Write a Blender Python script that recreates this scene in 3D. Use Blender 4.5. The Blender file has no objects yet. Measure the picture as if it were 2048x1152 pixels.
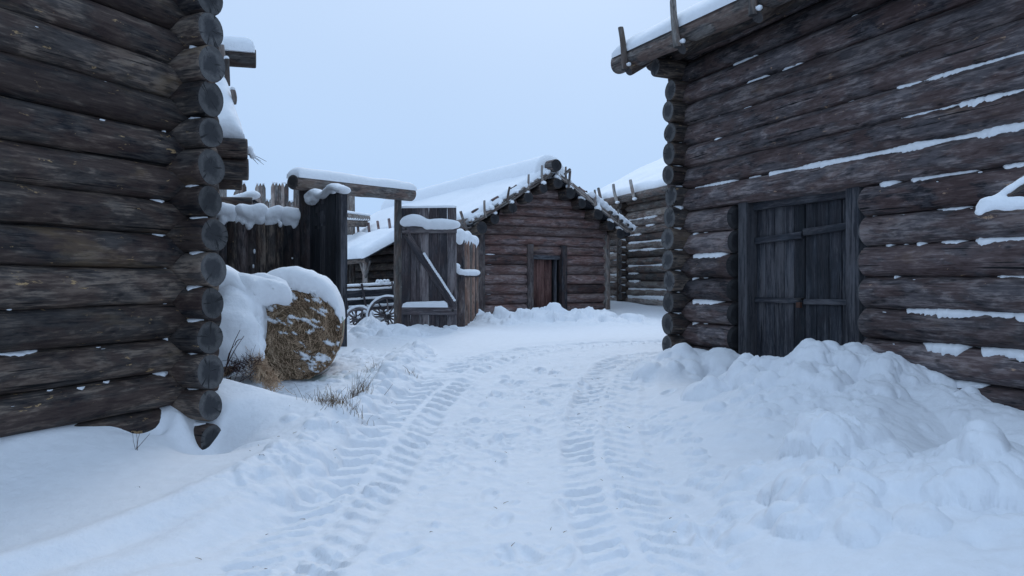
import bpy, math, random
import numpy as np
from mathutils import Matrix, Vector

random.seed(7)
RNG = np.random.RandomState(11)
SC = bpy.context.scene
COL = SC.collection
R = math.radians
F_PX, CX, HZ, EYE = 1479.0, 1024.0, 560.0, 1.6


def at(px, py, Y):
    """photo measurement (2048 wide) at depth Y metres -> world point"""
    return Vector(((px - CX) / F_PX * Y, Y, EYE - (py - HZ) * Y / F_PX))


# ------------------------------------------------------------------ noise
_T = np.random.RandomState(3).rand(256, 256)


def vn(x, y, seed=0):
    x = np.asarray(x, float) + seed * 17.31
    y = np.asarray(y, float) + seed * 7.77
    xi = np.floor(x).astype(int); yi = np.floor(y).astype(int)
    fx = x - xi; fy = y - yi
    fx = fx * fx * fx * (fx * (fx * 6 - 15) + 10); fy = fy * fy * fy * (fy * (fy * 6 - 15) + 10)
    a = _T[xi & 255, yi & 255]; b = _T[(xi + 1) & 255, yi & 255]
    c = _T[xi & 255, (yi + 1) & 255]; d = _T[(xi + 1) & 255, (yi + 1) & 255]
    return (a * (1 - fx) + b * fx) * (1 - fy) + (c * (1 - fx) + d * fx) * fy


def fbm(x, y, oct=4, seed=0, gain=.5):
    s = 0; a = 1; t = 0
    for i in range(oct):
        s = s + a * vn(np.asarray(x) * 2 ** i, np.asarray(y) * 2 ** i, seed + i * 3); t += a; a *= gain
    return s / t          # 0..1


def sst(a, b, x):
    t = np.clip((np.asarray(x, float) - a) / (b - a), 0, 1)
    return t * t * (3 - 2 * t)


# ------------------------------------------------------------------ materials
class NT:
    def __init__(self, name):
        self.m = bpy.data.materials.new(name); self.m.use_nodes = True
        self.t = self.m.node_tree; self.t.nodes.clear()
        self.out = self.n('ShaderNodeOutputMaterial')
        self.b = self.n('ShaderNodeBsdfPrincipled')
        self.l(self.b.outputs[0], self.out.inputs['Surface'])

    def n(self, kind, **kw):
        x = self.t.nodes.new(kind)
        for k, v in kw.items(): setattr(x, k, v)
        return x

    def l(self, a, b): self.t.links.new(a, b)

    def math(self, op, a, b=None, c=None):
        x = self.n('ShaderNodeMath', operation=op)
        for i, v in enumerate((a, b, c)):
            if v is None: continue
            if isinstance(v, (int, float)): x.inputs[i].default_value = v
            else: self.l(v, x.inputs[i])
        return x.outputs[0]

    def noise(self, vec, scale, detail=4, rough=.55, dist=0):
        x = self.n('ShaderNodeTexNoise'); x.inputs['Scale'].default_value = scale
        x.inputs['Detail'].default_value = detail; x.inputs['Roughness'].default_value = rough
        x.inputs['Distortion'].default_value = dist
        self.l(vec, x.inputs['Vector']); return x.outputs['Fac']

    def ramp(self, fac, stops):
        x = self.n('ShaderNodeValToRGB'); cr = x.color_ramp
        while len(cr.elements) < len(stops): cr.elements.new(.5)
        for e, (p, c) in zip(cr.elements, stops):
            e.position = p; e.color = (*c, 1) if len(c) == 3 else c
        self.l(fac, x.inputs[0]); return x.outputs[0]

    def mix(self, fac, a, b, blend='MIX'):
        x = self.n('ShaderNodeMix', data_type='RGBA', blend_type=blend)
        for s, v in ((x.inputs[0], fac), (x.inputs[6], a), (x.inputs[7], b)):
            if isinstance(v, (int, float)): s.default_value = v
            elif isinstance(v, tuple): s.default_value = (*v, 1)
            else: self.l(v, s)
        return x.outputs[2]

    def bump(self, h, strength, dist, prev=None):
        x = self.n('ShaderNodeBump'); x.inputs['Strength'].default_value = strength
        x.inputs['Distance'].default_value = dist
        self.l(h, x.inputs['Height'])
        if prev: self.l(prev, x.inputs['Normal'])
        return x.outputs[0]

    def coords(self, scale=(1, 1, 1), rand=True):
        tc = self.n('ShaderNodeTexCoord'); oi = self.n('ShaderNodeObjectInfo')
        mp = self.n('ShaderNodeMapping'); mp.inputs['Scale'].default_value = scale
        self.l(tc.outputs['Object'], mp.inputs[0])
        if rand:
            cv = self.n('ShaderNodeVectorMath', operation='ADD')
            cmb = self.n('ShaderNodeCombineXYZ')
            for i, k in enumerate((37.0, 91.0, 53.0)):
                self.l(self.math('MULTIPLY', oi.outputs['Random'], k), cmb.inputs[i])
            self.l(mp.outputs[0], cv.inputs[0]); self.l(cmb.outputs[0], cv.inputs[1])
            return cv.outputs[0], oi.outputs['Random']
        return mp.outputs[0], oi.outputs['Random']


def wood(name, dark, mid, light, ochre, och_thr=.7, vary=.75, grain=1.0, bump=1.0, flat=False):
    t = NT(name)
    v1, rnd = t.coords((1.3 * grain, 30 * grain, 30 * grain))
    v2, _ = t.coords((3.2, 11, 11)) if not flat else t.coords((1.2, 12, 12))
    v3, _ = t.coords((4.5, 13, 13))
    v4, _ = t.coords((9, 60, 60))
    g = t.noise(v1, 1.0, 6, .65)
    p = t.noise(v2, 1.0, 5, .6, .6)
    fine = t.noise(v4, 1.0, 4, .6)
    mixv = t.math('ADD', t.math('MULTIPLY', g, .42), t.math('ADD', t.math('MULTIPLY', p, .58), t.math('MULTIPLY', t.math('SUBTRACT', fine, .5), .35)))
    vb, _ = t.coords((.9, 2.6, 2.6))
    mixv = t.math('ADD', mixv, t.math('MULTIPLY', t.math('SUBTRACT', t.noise(vb, 1.0, 3, .5), .5), .30))
    mixv = t.math('ADD', mixv, t.math('MULTIPLY', t.math('SUBTRACT', rnd, .5), .16 * vary / .55))
    col = t.ramp(mixv, [(.37, dark), (.45, tuple(x * .75 for x in mid)), (.51, mid), (.60, light), (.70, tuple(x * 1.35 for x in light))])
    vh, _ = t.coords((1.7, 5.0, 5.0))
    hz_ = t.noise(vh, 1.0, 5, .62, .5)
    warm = t.ramp(hz_, [(.47, (0, 0, 0)), (.56, (1, 1, 1))])
    cool = t.ramp(hz_, [(.38, (1, 1, 1)), (.46, (0, 0, 0))])
    col = t.mix(t.math('MULTIPLY', warm, .45 if not flat else .2), col, tuple(min(1, a * b) for a, b in zip(mid, (1.15, .78, .66))))
    col = t.mix(t.math('MULTIPLY', cool, .40 if not flat else .2), col, tuple(min(1, a * b + .012) for a, b in zip(mid, (1.1, 1.22, 1.32))))
    if not flat:
        vk, _ = t.coords((2.6, 5.5, 5.5))
        vo = t.n('ShaderNodeTexVoronoi'); vo.inputs['Scale'].default_value = 1.0; t.l(vk, vo.inputs['Vector'])
        kn = t.ramp(vo.outputs['Distance'], [(.05, (1, 1, 1)), (.13, (0, 0, 0))])
        col = t.mix(t.math('MULTIPLY', kn, .7), col, tuple(x * .6 for x in dark))
        vs_, _ = t.coords((.8, 2.4, 2.4))
        st = t.ramp(t.noise(vs_, 1.0, 5, .65, .3), [(.60, (0, 0, 0)), (.72, (1, 1, 1))])
        col = t.mix(t.math('MULTIPLY', st, .5), col, tuple(a * .42 for a in ochre))
    # long dark drying cracks
    v5, _ = t.coords((.8, 22, 22))
    c = t.noise(v5, 1.0, 3, .5, .3)
    crack = t.ramp(c, [(.305, (0, 0, 0)), (.335, (1, 1, 1))])
    col = t.mix(t.math('SUBTRACT', 1.0, crack), col, tuple(x * .3 for x in dark))
    # bark-stripped ochre flakes
    f = t.noise(v3, 1.0, 5, .7, .4)
    fl = t.ramp(f, [(och_thr, (0, 0, 0)), (och_thr + .03, (1, 1, 1))])
    col = t.mix(t.math('MULTIPLY', fl, .75), col, ochre)
    # weathered grey-green broad patches
    v6, _ = t.coords((.5, 2.2, 2.2))
    w = t.ramp(t.noise(v6, 1.0, 3, .5), [(.45, (0, 0, 0)), (.7, (1, 1, 1))])
    col = t.mix(t.math('MULTIPLY', w, .15), col, tuple(a * .8 + .012 for a in mid))
    if flat: vary *= .55
    hv = t.n('ShaderNodeHueSaturation')
    t.l(col, hv.inputs['Color'])
    t.l(t.math('ADD', 1 - vary * .5, t.math('MULTIPLY', t.math('FRACT', t.math('MULTIPLY', rnd, 7.13)), vary)), hv.inputs['Value'])
    t.l(hv.outputs[0], t.b.inputs['Base Color'])
    t.b.inputs['Roughness'].default_value = .8
    t.b.inputs['Specular IOR Level'].default_value = .3
    n = t.bump(g, .85 * bump, .016)
    n = t.bump(crack, .7 * bump, .012, n)
    n = t.bump(p, .5 * bump, .03, n)
    n = t.bump(fl, .5 * bump, .004, n)
    t.l(n, t.b.inputs['Normal'])
    return t.m


def endgrain(name, core, rim):
    t = NT(name)
    v, rnd = t.coords((1, 1, 1), rand=False)
    sp = t.n('ShaderNodeSeparateXYZ'); t.l(v, sp.inputs[0])
    y, z = sp.outputs[1], sp.outputs[2]
    rad = t.math('SQRT', t.math('ADD', t.math('MULTIPLY', y, y), t.math('MULTIPLY', z, z)))
    vr, _ = t.coords((6, 6, 6))
    nz = t.noise(vr, 1.5, 4, .6)
    rr = t.math('ADD', rad, t.math('MULTIPLY', t.math('SUBTRACT', nz, .5), .20))
    col = t.ramp(t.math('MULTIPLY', rr, 6.0), [(.1, core), (.45, core), (.75, rim), (1, tuple(x * .75 for x in rim))])
    rings = t.math('SINE', t.math('MULTIPLY', t.math('ADD', rad, t.math('MULTIPLY', nz, .02)), 420.0))
    ang = t.math('ARCTAN2', y, z)
    cb = t.n('ShaderNodeCombineXYZ'); t.l(t.math('MULTIPLY', ang, 2.6), cb.inputs[0]); t.l(t.math('MULTIPLY', rad, 3.0), cb.inputs[1]); t.l(t.math('MULTIPLY', rnd, 60.0), cb.inputs[2])
    cr = t.ramp(t.noise(cb.outputs[0], 1.0, 3, .6), [(.35, (0, 0, 0)), (.40, (1, 1, 1))])
    col = t.mix(t.math('SUBTRACT', 1.0, cr), col, tuple(x * .25 for x in core))
    col = t.mix(t.math('MULTIPLY', t.math('ADD', rings, 1.0), .12), col, tuple(x * .5 for x in core))
    v8, _ = t.coords((30, 30, 30)); sp2 = t.noise(v8, 1.0, 3, .6)
    col = t.mix(t.math('MULTIPLY', sp2, .75), col, tuple(x * .5 for x in core))
    hv = t.n('ShaderNodeHueSaturation'); t.l(col, hv.inputs['Color'])
    t.l(t.math('ADD', .65, t.math('MULTIPLY', rnd, .6)), hv.inputs['Value'])
    t.l(hv.outputs[0], t.b.inputs['Base Color']); t.b.inputs['Roughness'].default_value = .85
    t.l(t.bump(cr, .8, .01, t.bump(sp2, .4, .006)), t.b.inputs['Normal'])
    return t.m


def snow_mat(name, base=(.87, .89, .92), coarse=1.0):
    t = NT(name)
    tc = t.n('ShaderNodeTexCoord')
    v = tc.outputs['Object']
    a = t.noise(v, 9.0, 5, .6); b = t.noise(v, 45.0, 4, .6); c = t.noise(v, 180.0, 2, .6)
    col = t.ramp(a, [(.3, tuple(x * .94 for x in base)), (.7, base)])
    t.l(col, t.b.inputs['Base Color'])
    t.b.inputs['Roughness'].default_value = .75
    t.b.inputs['Specular IOR Level'].default_value = .25
    n = t.bump(a, .35 * coarse, .05); n = t.bump(b, .35 * coarse, .012, n); n = t.bump(c, .3 * coarse, .003, n)
    t.l(n, t.b.inputs['Normal'])
    return t.m


def straw_mat(name, a, b, c):
    t = NT(name)
    tc = t.n('ShaderNodeTexCoord')
    n1 = t.noise(tc.outputs['Object'], 60.0, 4, .7); n2 = t.noise(tc.outputs['Object'], 5.0, 3, .6)
    col = t.ramp(t.math('ADD', t.math('MULTIPLY', n1, .6), t.math('MULTIPLY', n2, .4)), [(.34, a), (.5, b), (.66, c)])
    t.l(col, t.b.inputs['Base Color']); t.b.inputs['Roughness'].default_value = .9
    t.b.inputs['Specular IOR Level'].default_value = .2
    t.l(t.bump(n1, .8, .02), t.b.inputs['Normal'])
    return t.m


def plain(name, col, rough=.6, metal=0.0):
    t = NT(name)
    tc = t.n('ShaderNodeTexCoord')
    n1 = t.noise(tc.outputs['Object'], 30.0, 4, .6)
    t.l(t.ramp(n1, [(.3, tuple(x * .7 for x in col)), (.7, col)]), t.b.inputs['Base Color'])
    t.b.inputs['Roughness'].default_value = rough; t.b.inputs['Metallic'].default_value = metal
    return t.m


M = {}
M['log_dark'] = wood('log_dark', (.008, .008, .011), (.056, .046, .042), (.165, .130, .105), (.42, .28, .14), .645, vary=.5)
M['log_brown'] = wood('log_brown', (.013, .012, .015), (.093, .077, .079), (.225, .19, .185), (.46, .30, .19), .665, vary=.5)
M['log_reddish'] = wood('log_reddish', (.033, .023, .024), (.128, .088, .083), (.25, .19, .178), (.48, .34, .22), .685)
M['log_grey'] = wood('log_grey', (.04, .036, .036), (.145, .126, .115), (.29, .26, .235), (.42, .32, .22), .70)
M['stake_dark'] = wood('stake_dark', (.010, .011, .015), (.046, .040, .042), (.12, .10, .095), (.30, .19, .12), .70)
M['stake_warm'] = wood('stake_warm', (.05, .038, .034), (.16, .112, .09), (.29, .20, .16), (.42, .28, .2), .70)
M['plank_dark'] = wood('plank_dark', (.009, .012, .017), (.030, .033, .042), (.078, .077, .085), (.22, .17, .13), .75, flat=True, bump=.7)  # blue tint put into the colour for sky reflected off the dark boards
M['plank_grey'] = wood('plank_grey', (.036, .033, .039), (.098, .086, .092), (.19, .17, .17), (.30, .23, .17), .77, flat=True, bump=.7)
M['plank_red'] = wood('plank_red', (.03, .016, .016), (.078, .038, .034), (.13, .07, .06), (.26, .16, .11), .78, flat=True, bump=.6)
M['pole_grey'] = wood('pole_grey', (.055, .05, .048), (.15, .135, .122), (.28, .255, .235), (.36, .3, .22), .70)
M['end_dark'] = endgrain('end_dark', (.042, .043, .048), (.155, .150, .148))
M['end_mid'] = endgrain('end_mid', (.05, .045, .046), (.15, .13, .12))
M['end_black'] = endgrain('end_black', (.016, .016, .02), (.04, .038, .04))
M['snow'] = snow_mat('snow')
M['snow_ground'] = snow_mat('snow_ground', (.85, .87, .905), .8)
M['hay'] = straw_mat('hay', (.11, .070, .050), (.32, .215, .15), (.52, .37, .27))
M['straw'] = straw_mat('straw', (.30, .20, .13), (.60, .42, .28), (.80, .63, .45))
M['drygrass'] = straw_mat('drygrass', (.06, .038, .025), (.20, .135, .082), (.36, .26, .16))
M['twig'] = straw_mat('twig', (.03, .018, .018), (.07, .04, .038), (.12, .08, .07))
M['net'] = plain('net_green', (.03, .27, .13), .5)
M['iron'] = plain('iron', (.05, .045, .045), .55, .6)
M['rust'] = plain('rust', (.085, .035, .022), .8, .2)
M['void'] = plain('dark_interior', (.01, .01, .012), .9)


# ------------------------------------------------------------------ object helpers
def tag(o, label=None, cat=None, group=None, kind=None):
    if label: o['label'] = label
    if cat: o['category'] = cat
    if group: o['group'] = group
    if kind: o['kind'] = kind
    return o


def empty(name, loc, rz=0, label=None, cat=None, group=None):
    o = bpy.data.objects.new(name, None); COL.objects.link(o)
    o.location = loc; o.rotation_euler = (0, 0, rz); o.empty_display_size = .2
    return tag(o, label, cat, group)


def mobj(name, V, Fc, mats, parent=None, mat4=None, smooth=True, fm=None):
    me = bpy.data.meshes.new(name)
    me.from_pydata([tuple(v) for v in V], [], Fc)
    if not isinstance(mats, (list, tuple)): mats = [mats]
    for m in mats: me.materials.append(m)
    if fm is not None: me.polygons.foreach_set('material_index', fm)
    if smooth: me.polygons.foreach_set('use_smooth', [True] * len(me.polygons))
    me.update()
    o = bpy.data.objects.new(name, me); COL.objects.link(o)
    if parent is not None: o.parent = parent
    if mat4 is not None: o.matrix_local = mat4
    return o


def frame(p0, p1):
    p0 = Vector(p0); p1 = Vector(p1)
    x = (p1 - p0).normalized()
    up = Vector((0, 0, 1)) if abs(x.z) < .95 else Vector((0, 1, 0))
    y = up.cross(x).normalized(); z = x.cross(y)
    m = Matrix((x, y, z)).transposed().to_4x4(); m.translation = p0
    return m, (p1 - p0).length


def tube_geo(L, r0, r1, seed, n=None, k=18, bend=.02, lump=.03, ovl=.03, point=0, bev0=.0, bev1=.0, chip=.012):
    """tapered lumpy log along local X; end caps get material 1"""
    rs = np.random.RandomState(seed)
    n = n or max(4, int(L / .16))
    xs = list(np.linspace(0, L, n + 1))
    th = np.linspace(0, 2 * math.pi, k, endpoint=False)
    ph = rs.rand(12) * 6.28; am = rs.rand(12) * .5 + .5
    by, bz = (rs.rand(2) - .5) * 2 * bend
    V = []; Fc = []; fm = []

    def ring(x, sc=1.0):
        u = x / L
        r = r0 + (r1 - r0) * u
        rr = 1 + ovl * am[0] * np.cos(2 * th + ph[0] + u * 1.0)
        for j in range(1, 6):
            rr = rr + lump * .35 * am[j] * np.cos((j % 4 + 1) * th + ph[j] + x * (1.3 + j * 1.1)) + lump * .2 * math.cos(x * (2 + j) + ph[j + 5])
        cy = by * math.sin(u * math.pi); cz = bz * math.sin(u * math.pi)
        return [(x, cy + sc * r * q * math.cos(t), cz + sc * r * q * math.sin(t)) for t, q in zip(th, rr)]

    rings = []
    e = min(.03, L * .1)
    if bev0: rings += [(0, 1 - bev0), (bev0 * r0 * 1.2, 1)]
    else: rings += [(0, .93), (e * .5, .985), (e, 1)]
    s0 = rings[-1][0]
    tail = [(L - bev1 * r1 * 1.2, 1), (L, 1 - bev1)] if bev1 else [(L - e, 1), (L - e * .5, .985), (L, .93)]
    if point: tail = [(L - point, 1), (L - point * .5, .58), (L - point * .06, .12)]
    mids = [x for x in xs if s0 + .03 < x < tail[0][0] - .03]
    allr = rings + [(x, 1) for x in mids] + tail
    for (x, s) in allr: V += ring(x, s)
    m = len(allr)
    for i in range(m - 1):
        for j in range(k):
            a = i * k + j; b = i * k + (j + 1) % k
            Fc.append((a, b, b + k, a + k)); fm.append(0)
    for base, rev in ((0, True), ((m - 1) * k, False)):
        c = len(V)
        pts = V[base:base + k]
        V.append(tuple(np.mean(pts, axis=0) + np.array([rs.rand() * chip * (1 if rev else -1), 0, 0])))
        for j in range(k):
            a = base + j; b = base + (j + 1) % k
            Fc.append((b, a, c) if rev else (a, b, c)); fm.append(1)
    if bev1 or bev0:   # chamfer shows sawn wood
        for j in range(k):
            if bev0: fm[j] = 1
            if bev1: fm[(m - 2) * k + j] = 1
    return V, Fc, fm


_seed = [100]


def log(name, p0, p1, r0, r1=None, parent=None, mat='log_dark', end='end_dark', seed=None, **kw):
    _seed[0] += 1
    seed = _seed[0] if seed is None else seed
    r1 = r0 if r1 is None else r1
    m4, L = frame(p0, p1)
    V, Fc, fm = tube_geo(L, r0, r1, seed, **kw)
    o = mobj(name, V, Fc, [M[mat], M[end]], parent, m4, True, fm)
    try:
        o.data.set_sharp_from_angle(angle=R(50))
    except Exception:
        pass
    o['_r'] = (r0, r1, L)
    return o


def beam(name, p0, p1, w, h, parent=None, mat='plank_dark', seed=None, rough=.004, yaxis=None, n=None, bev=.006):
    """sawn board along local X, w across local Y, h across local Z, slightly uneven, chamfered"""
    _seed[0] += 1
    rs = np.random.RandomState(seed or _seed[0])
    m4, L = frame(p0, p1)
    if yaxis is not None:
        x = (Vector(p1) - Vector(p0)).normalized(); y = Vector(yaxis); y = (y - x * y.dot(x)).normalized(); z = x.cross(y)
        m4 = Matrix((x, y, z)).transposed().to_4x4(); m4.translation = Vector(p0)
    n = n or max(2, int(L / .25))
    b = min(bev, w * .25, h * .25)
    prof = [(-w / 2 + b, -h / 2), (w / 2 - b, -h / 2), (w / 2, -h / 2 + b), (w / 2, h / 2 - b), (w / 2 - b, h / 2), (-w / 2 + b, h / 2), (-w / 2, h / 2 - b), (-w / 2, -h / 2 + b)]
    k = 8; V = []; Fc = []
    for i in range(n + 1):
        dy, dz = (rs.rand(2) - .5) * rough * 2
        x = L * i / n + ((rs.rand() - .5) * rough * 2 if i in (0, n) else 0)
        for (y, z) in prof: V.append((x, y + dy + (rs.rand() - .5) * rough * .6, z + dz + (rs.rand() - .5) * rough * .6))
    for i in range(n):
        for j in range(k):
            a = i * k + j; c = i * k + (j + 1) % k
            Fc.append((a, c, c + k, a + k))
    Fc.append(tuple(range(k - 1, -1, -1))); Fc.append(tuple(range(n * k, n * k + k)))
    return mobj(name, V, Fc, M[mat], parent, m4, False)


def ledge(lg, s0, s1, side, th0=.12, th1=.75, thick=.02, seed=None, name='snow_strip', ragged=.6):
    """strip of snow lying on the upper outer shoulder of a log (child of the log)"""
    _seed[0] += 1; seed = seed or _seed[0]
    r0, r1, L = lg['_r']
    s0 = max(s0, 0.01); s1 = min(s1, L - .01)
    if s1 - s0 < .02: return
    n = max(6, int((s1 - s0) / .018)); n = min(n, 650)
    k = 7; V = []; Fc = []
    for i in range(n + 1):
        s = s0 + (s1 - s0) * i / n
        u = i / n
        taper = min(1, (min(u, 1 - u) * (s1 - s0)) / .10) ** .6
        q = float(fbm(s * 9, seed * 1.37, 4, seed)); q2 = float(vn(s * 2.2, seed * .91, seed + 5)); q = q * .62 + .55 * float(fbm(s * 34, seed * 2.1, 3, seed + 1)) * (.4 + q2) - .05
        wdt = (th1 - th0) * taper * max(.05, (1 - ragged) + ragged * 2.4 * (q * .65 + q2 * .35 - .28))
        r = r0 + (r1 - r0) * s / L
        tk = thick * (.35 + .9 * q2) * (.3 + .7 * taper)
        for j in range(k):
            v = j / (k - 1)
            th = th0 + wdt * v
            h = -.012 if j in (0, k - 1) else tk * (math.sin(math.pi * min(1, .18 + v * .86)) ** .5) * (.75 + .5 * float(vn(s * 30, v * 4 + seed, 2))) + .003
            V.append((s, side * (r + h) * math.sin(th), (r + h) * math.cos(th)))
    for i in range(n):
        for j in range(k - 1):
            a = i * k + j
            f = (a, a + 1, a + k + 1, a + k)
            Fc.append(f if side < 0 else f[::-1])
    return mobj(name, V, Fc, M['snow'], lg)


BL = [0]


def blob(name, elems, parent=None, res=.04, seed=0, amp=.012, freq=9, mat='snow', mat4=None):
    """soft snow lump from overlapping ellipsoids: (x,y,z,r[,sx,sy,sz])"""
    BL[0] += 1
    mb = bpy.data.metaballs.new('lump%dq' % BL[0] + 'abcdefghij'[BL[0] % 10])
    mb.resolution = res; mb.render_resolution = res; mb.threshold = .6
    for e in elems:
        x, y, z, r = e[:4]; s = e[4:] if len(e) > 4 else (1, 1, 1)
        el = mb.elements.new(type='ELLIPSOID'); el.co = (x, y, z)
        el.radius = r / .575; el.size_x, el.size_y, el.size_z = s
    ob = bpy.data.objects.new(mb.name, mb); COL.objects.link(ob)
    bpy.context.view_layer.update()
    dg = bpy.context.evaluated_depsgraph_get()
    me = bpy.data.meshes.new_from_object(ob.evaluated_get(dg))
    bpy.data.objects.remove(ob); bpy.data.metaballs.remove(mb)
    n = len(me.vertices)
    co = np.empty(n * 3); me.vertices.foreach_get('co', co); co = co.reshape(-1, 3)
    no = np.empty(n * 3); me.vertices.foreach_get('normal', no); no = no.reshape(-1, 3)
    d = (fbm(co[:, 0] * freq + co[:, 2] * freq * .7, co[:, 1] * freq - co[:, 2] * freq * .6, 4, seed) - .5) * 2 * amp
    co += no * d[:, None]
    me.vertices.foreach_set('co', co.ravel())
    me.materials.clear(); me.materials.append(M[mat])
    me.polygons.foreach_set('use_smooth', [True] * len(me.polygons)); me.update()
    me.name = name
    lab = np.arange(n); ed = np.empty(len(me.edges) * 2, int); me.edges.foreach_get('vertices', ed); ed = ed.reshape(-1, 2)
    while True:
        m_ = np.minimum(lab[ed[:, 0]], lab[ed[:, 1]]); old = lab.copy()
        np.minimum.at(lab, ed[:, 0], m_); np.minimum.at(lab, ed[:, 1], m_); lab = lab[lab]
        if (lab == old).all(): break
    ids = np.unique(lab)
    if 1 < len(ids) <= 12:
        fcs = [tuple(p.vertices) for p in me.polygons]; first = None
        for q_ in ids:
            vi = np.nonzero(lab == q_)[0]
            if len(vi) < 8: continue
            rem = {int(v): k_ for k_, v in enumerate(vi)}
            oo = mobj(name, co[vi].tolist(), [tuple(rem[v] for v in f) for f in fcs if lab[f[0]] == q_], M[mat], parent, mat4)
            first = first or oo
        bpy.data.meshes.remove(me)
        return first
    o = bpy.data.objects.new(name, me); COL.objects.link(o)
    if parent is not None: o.parent = parent
    if mat4 is not None: o.matrix_local = mat4
    return o


def slab_snow(name, O, U, Vv, lu, lv, thick, parent=None, seed=0, edge=.35, wob=.12, nu=None, nv=None, amp=.35, sag=0.0, drape=.02, edgeV=None, frq=1.1):
    """snow blanket on a sloping plane: O corner, U along the eave, Vv up the slope"""
    U = Vector(U).normalized(); Vv = Vector(Vv).normalized(); N = U.cross(Vv).normalized()
    if N.z < 0: N = -N
    O = Vector(O)
    nu = nu or max(12, int(lu / .1)); nv = nv or max(10, int(lv / .1))
    us = np.linspace(0, 1, nu + 1); vs = np.linspace(0, 1, nv + 1)
    us = .5 - .5 * np.cos(us * np.pi) * (.55 + .45 * np.abs(np.cos(us * np.pi)))
    vs = .5 - .5 * np.cos(vs * np.pi) * (.55 + .45 * np.abs(np.cos(vs * np.pi)))
    UU, VV = np.meshgrid(us, vs, indexing='ij')
    fu = UU * lu; fv = VV * lv
    edgeV = edgeV or edge
    d = np.minimum(np.minimum(fu, lu - fu) / edge, np.minimum(fv, lv - fv) / edgeV)
    d = np.clip(d, 0, 1); prof = np.sqrt(1 - (1 - d) ** 2)
    nz = fbm(fu * frq + seed, fv * frq, 4, seed)
    t = thick * prof * (1 + amp * 2 * (nz - .5)) - sag * (UU * (1 - UU) * 4)
    t = np.where(d <= 0, -drape, t)
    wv = (fbm(fu * 2.0, fv * .1, 4, seed + 4) - .5) * 2 * wob
    wu = (fbm(fv * 2.0, fu * .1, 4, seed + 9) - .5) * 2 * wob
    fv2 = fv + wv * (1 - np.clip(VV * 4, 0, 1)) + wv * .5 * np.clip(VV * 4 - 3, 0, 1)
    fu2 = fu + wu * (1 - np.clip(UU * 6, 0, 1)) - wu * np.clip(UU * 6 - 5, 0, 1)
    P = np.array(O)[None, None] + fu2[..., None] * np.array(U) + fv2[..., None] * np.array(Vv) + t[..., None] * np.array(N)
    V = P.reshape(-1, 3); k = nv + 1
    Fc = []
    for i in range(nu):
        for j in range(nv):
            a = i * k + j
            Fc.append((a, a + k, a + k + 1, a + 1))
    if U.cross(Vv).z < 0: Fc = [f[::-1] for f in Fc]
    # underside
    c0, c1, c2, c3 = 0, nu * k, nu * k + nv, nv
    und = (c0, c3, c2, c1); Fc.append(und if U.cross(Vv).z > 0 else und[::-1])
    return mobj(name, V, Fc, M['snow'], parent)


def plate(name, pts, thick, N, mat, parent=None):
    """flat board area given by a polygon, extruded by thick along N"""
    N = Vector(N).normalized() * thick
    V = [Vector(p) for p in pts] + [Vector(p) + N for p in pts]; n = len(pts)
    Fc = [tuple(range(n - 1, -1, -1)), tuple(range(n, 2 * n))] + [(i, (i + 1) % n, n + (i + 1) % n, n + i) for i in range(n)]
    return mobj(name, V, Fc, M[mat], parent, None, False)


def blades(name, items, mat, parent=None):
    """many thin bent stalks: (base, tip, width, sag vector) in one mesh"""
    V = []; Fc = []
    for (p, q, w, sag) in items:
        p = np.array(p, float); q = np.array(q, float); sg = np.array(sag, float)
        d = q - p; sd = np.cross(d, [.3, 1, .2]); sd /= (np.linalg.norm(sd) + 1e-9)
        sd2 = np.cross(d, sd); sd2 /= (np.linalg.norm(sd2) + 1e-9)
        b = len(V)
        for i in range(4):
            u = i / 3; c = p + d * u + sg * 4 * u * (1 - u) * .5
            ww = w * (1 - .55 * u) * .5
            V += [tuple(c + sd * ww), tuple(c - sd * ww * .5 + sd2 * ww * .87), tuple(c - sd * ww * .5 - sd2 * ww * .87)]
        for i in range(3):
            for j in range(3):
                a = b + i * 3 + j; c2 = b + i * 3 + (j + 1) % 3
                Fc.append((a, c2, c2 + 3, a + 3))
    return mobj(name, V, Fc, M[mat], parent, None, False)


# ================================================================== GROUND
LC = np.array([-3.21, 7.1]); LX = np.array([-.394, -.919]); LO = np.array([.919, -.394])   # left house corner, along, outward
RC = np.array([2.809, 11.8]); RX = np.array([.379, -.925]); RO = np.array([-.925, -.379])  # right house


def axis(lo, hi, step, far0, far1, g):
    a = list(np.arange(lo, hi, step)); s = step; x = a[-1]
    while x < far1: s *= g; x += s; a.append(x)
    s = step; x = lo; pre = []
    while x > far0: s *= g; x -= s; pre.append(x)
    return np.array(pre[::-1] + a)


xs = axis(-4.6, 5.6, .0185, -260, 260, 1.09)
y1 = list(axis(3.3, 9.2, .0175, -40, 9.1, 1.25))
y = y1[-1]; s = .0175
while y < 420:
    s = s * 1.0105 if y < 24 else s * 1.1
    y += s; y1.append(y)
ys = np.array(y1)
X, Y = np.meshgrid(xs, ys, indexing='ij')
H = np.interp(Y, [-40, 0, 5.5, 7, 8.5, 10, 12, 17, 24, 30, 60, 420], [0, 0, .01, .06, .2, .31, .42, .42, .46, .72, .9, 1.0])
H += (fbm(X * .35, Y * .35, 3, 2) - .5) * .10 * sst(1.5, 3, np.abs(X) + 0 * Y)
# left yard snow, banked against the house
dl = (X - LC[0]) * LO[0] + (Y - LC[1]) * LO[1]; tl = (X - LC[0]) * LX[0] + (Y - LC[1]) * LX[1]
left = sst(-1.55, -2.1, X) * sst(8.2, 7.0, Y)
H += left * (.05 + (.27 + .16 * sst(.4, 1.6, tl)) * np.exp(-np.clip(dl, 0, 9) / .6) * sst(-.6, .1, tl) + .02 * (fbm(X * 1.3, Y * 1.3, 3, 5) - .5))
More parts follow.
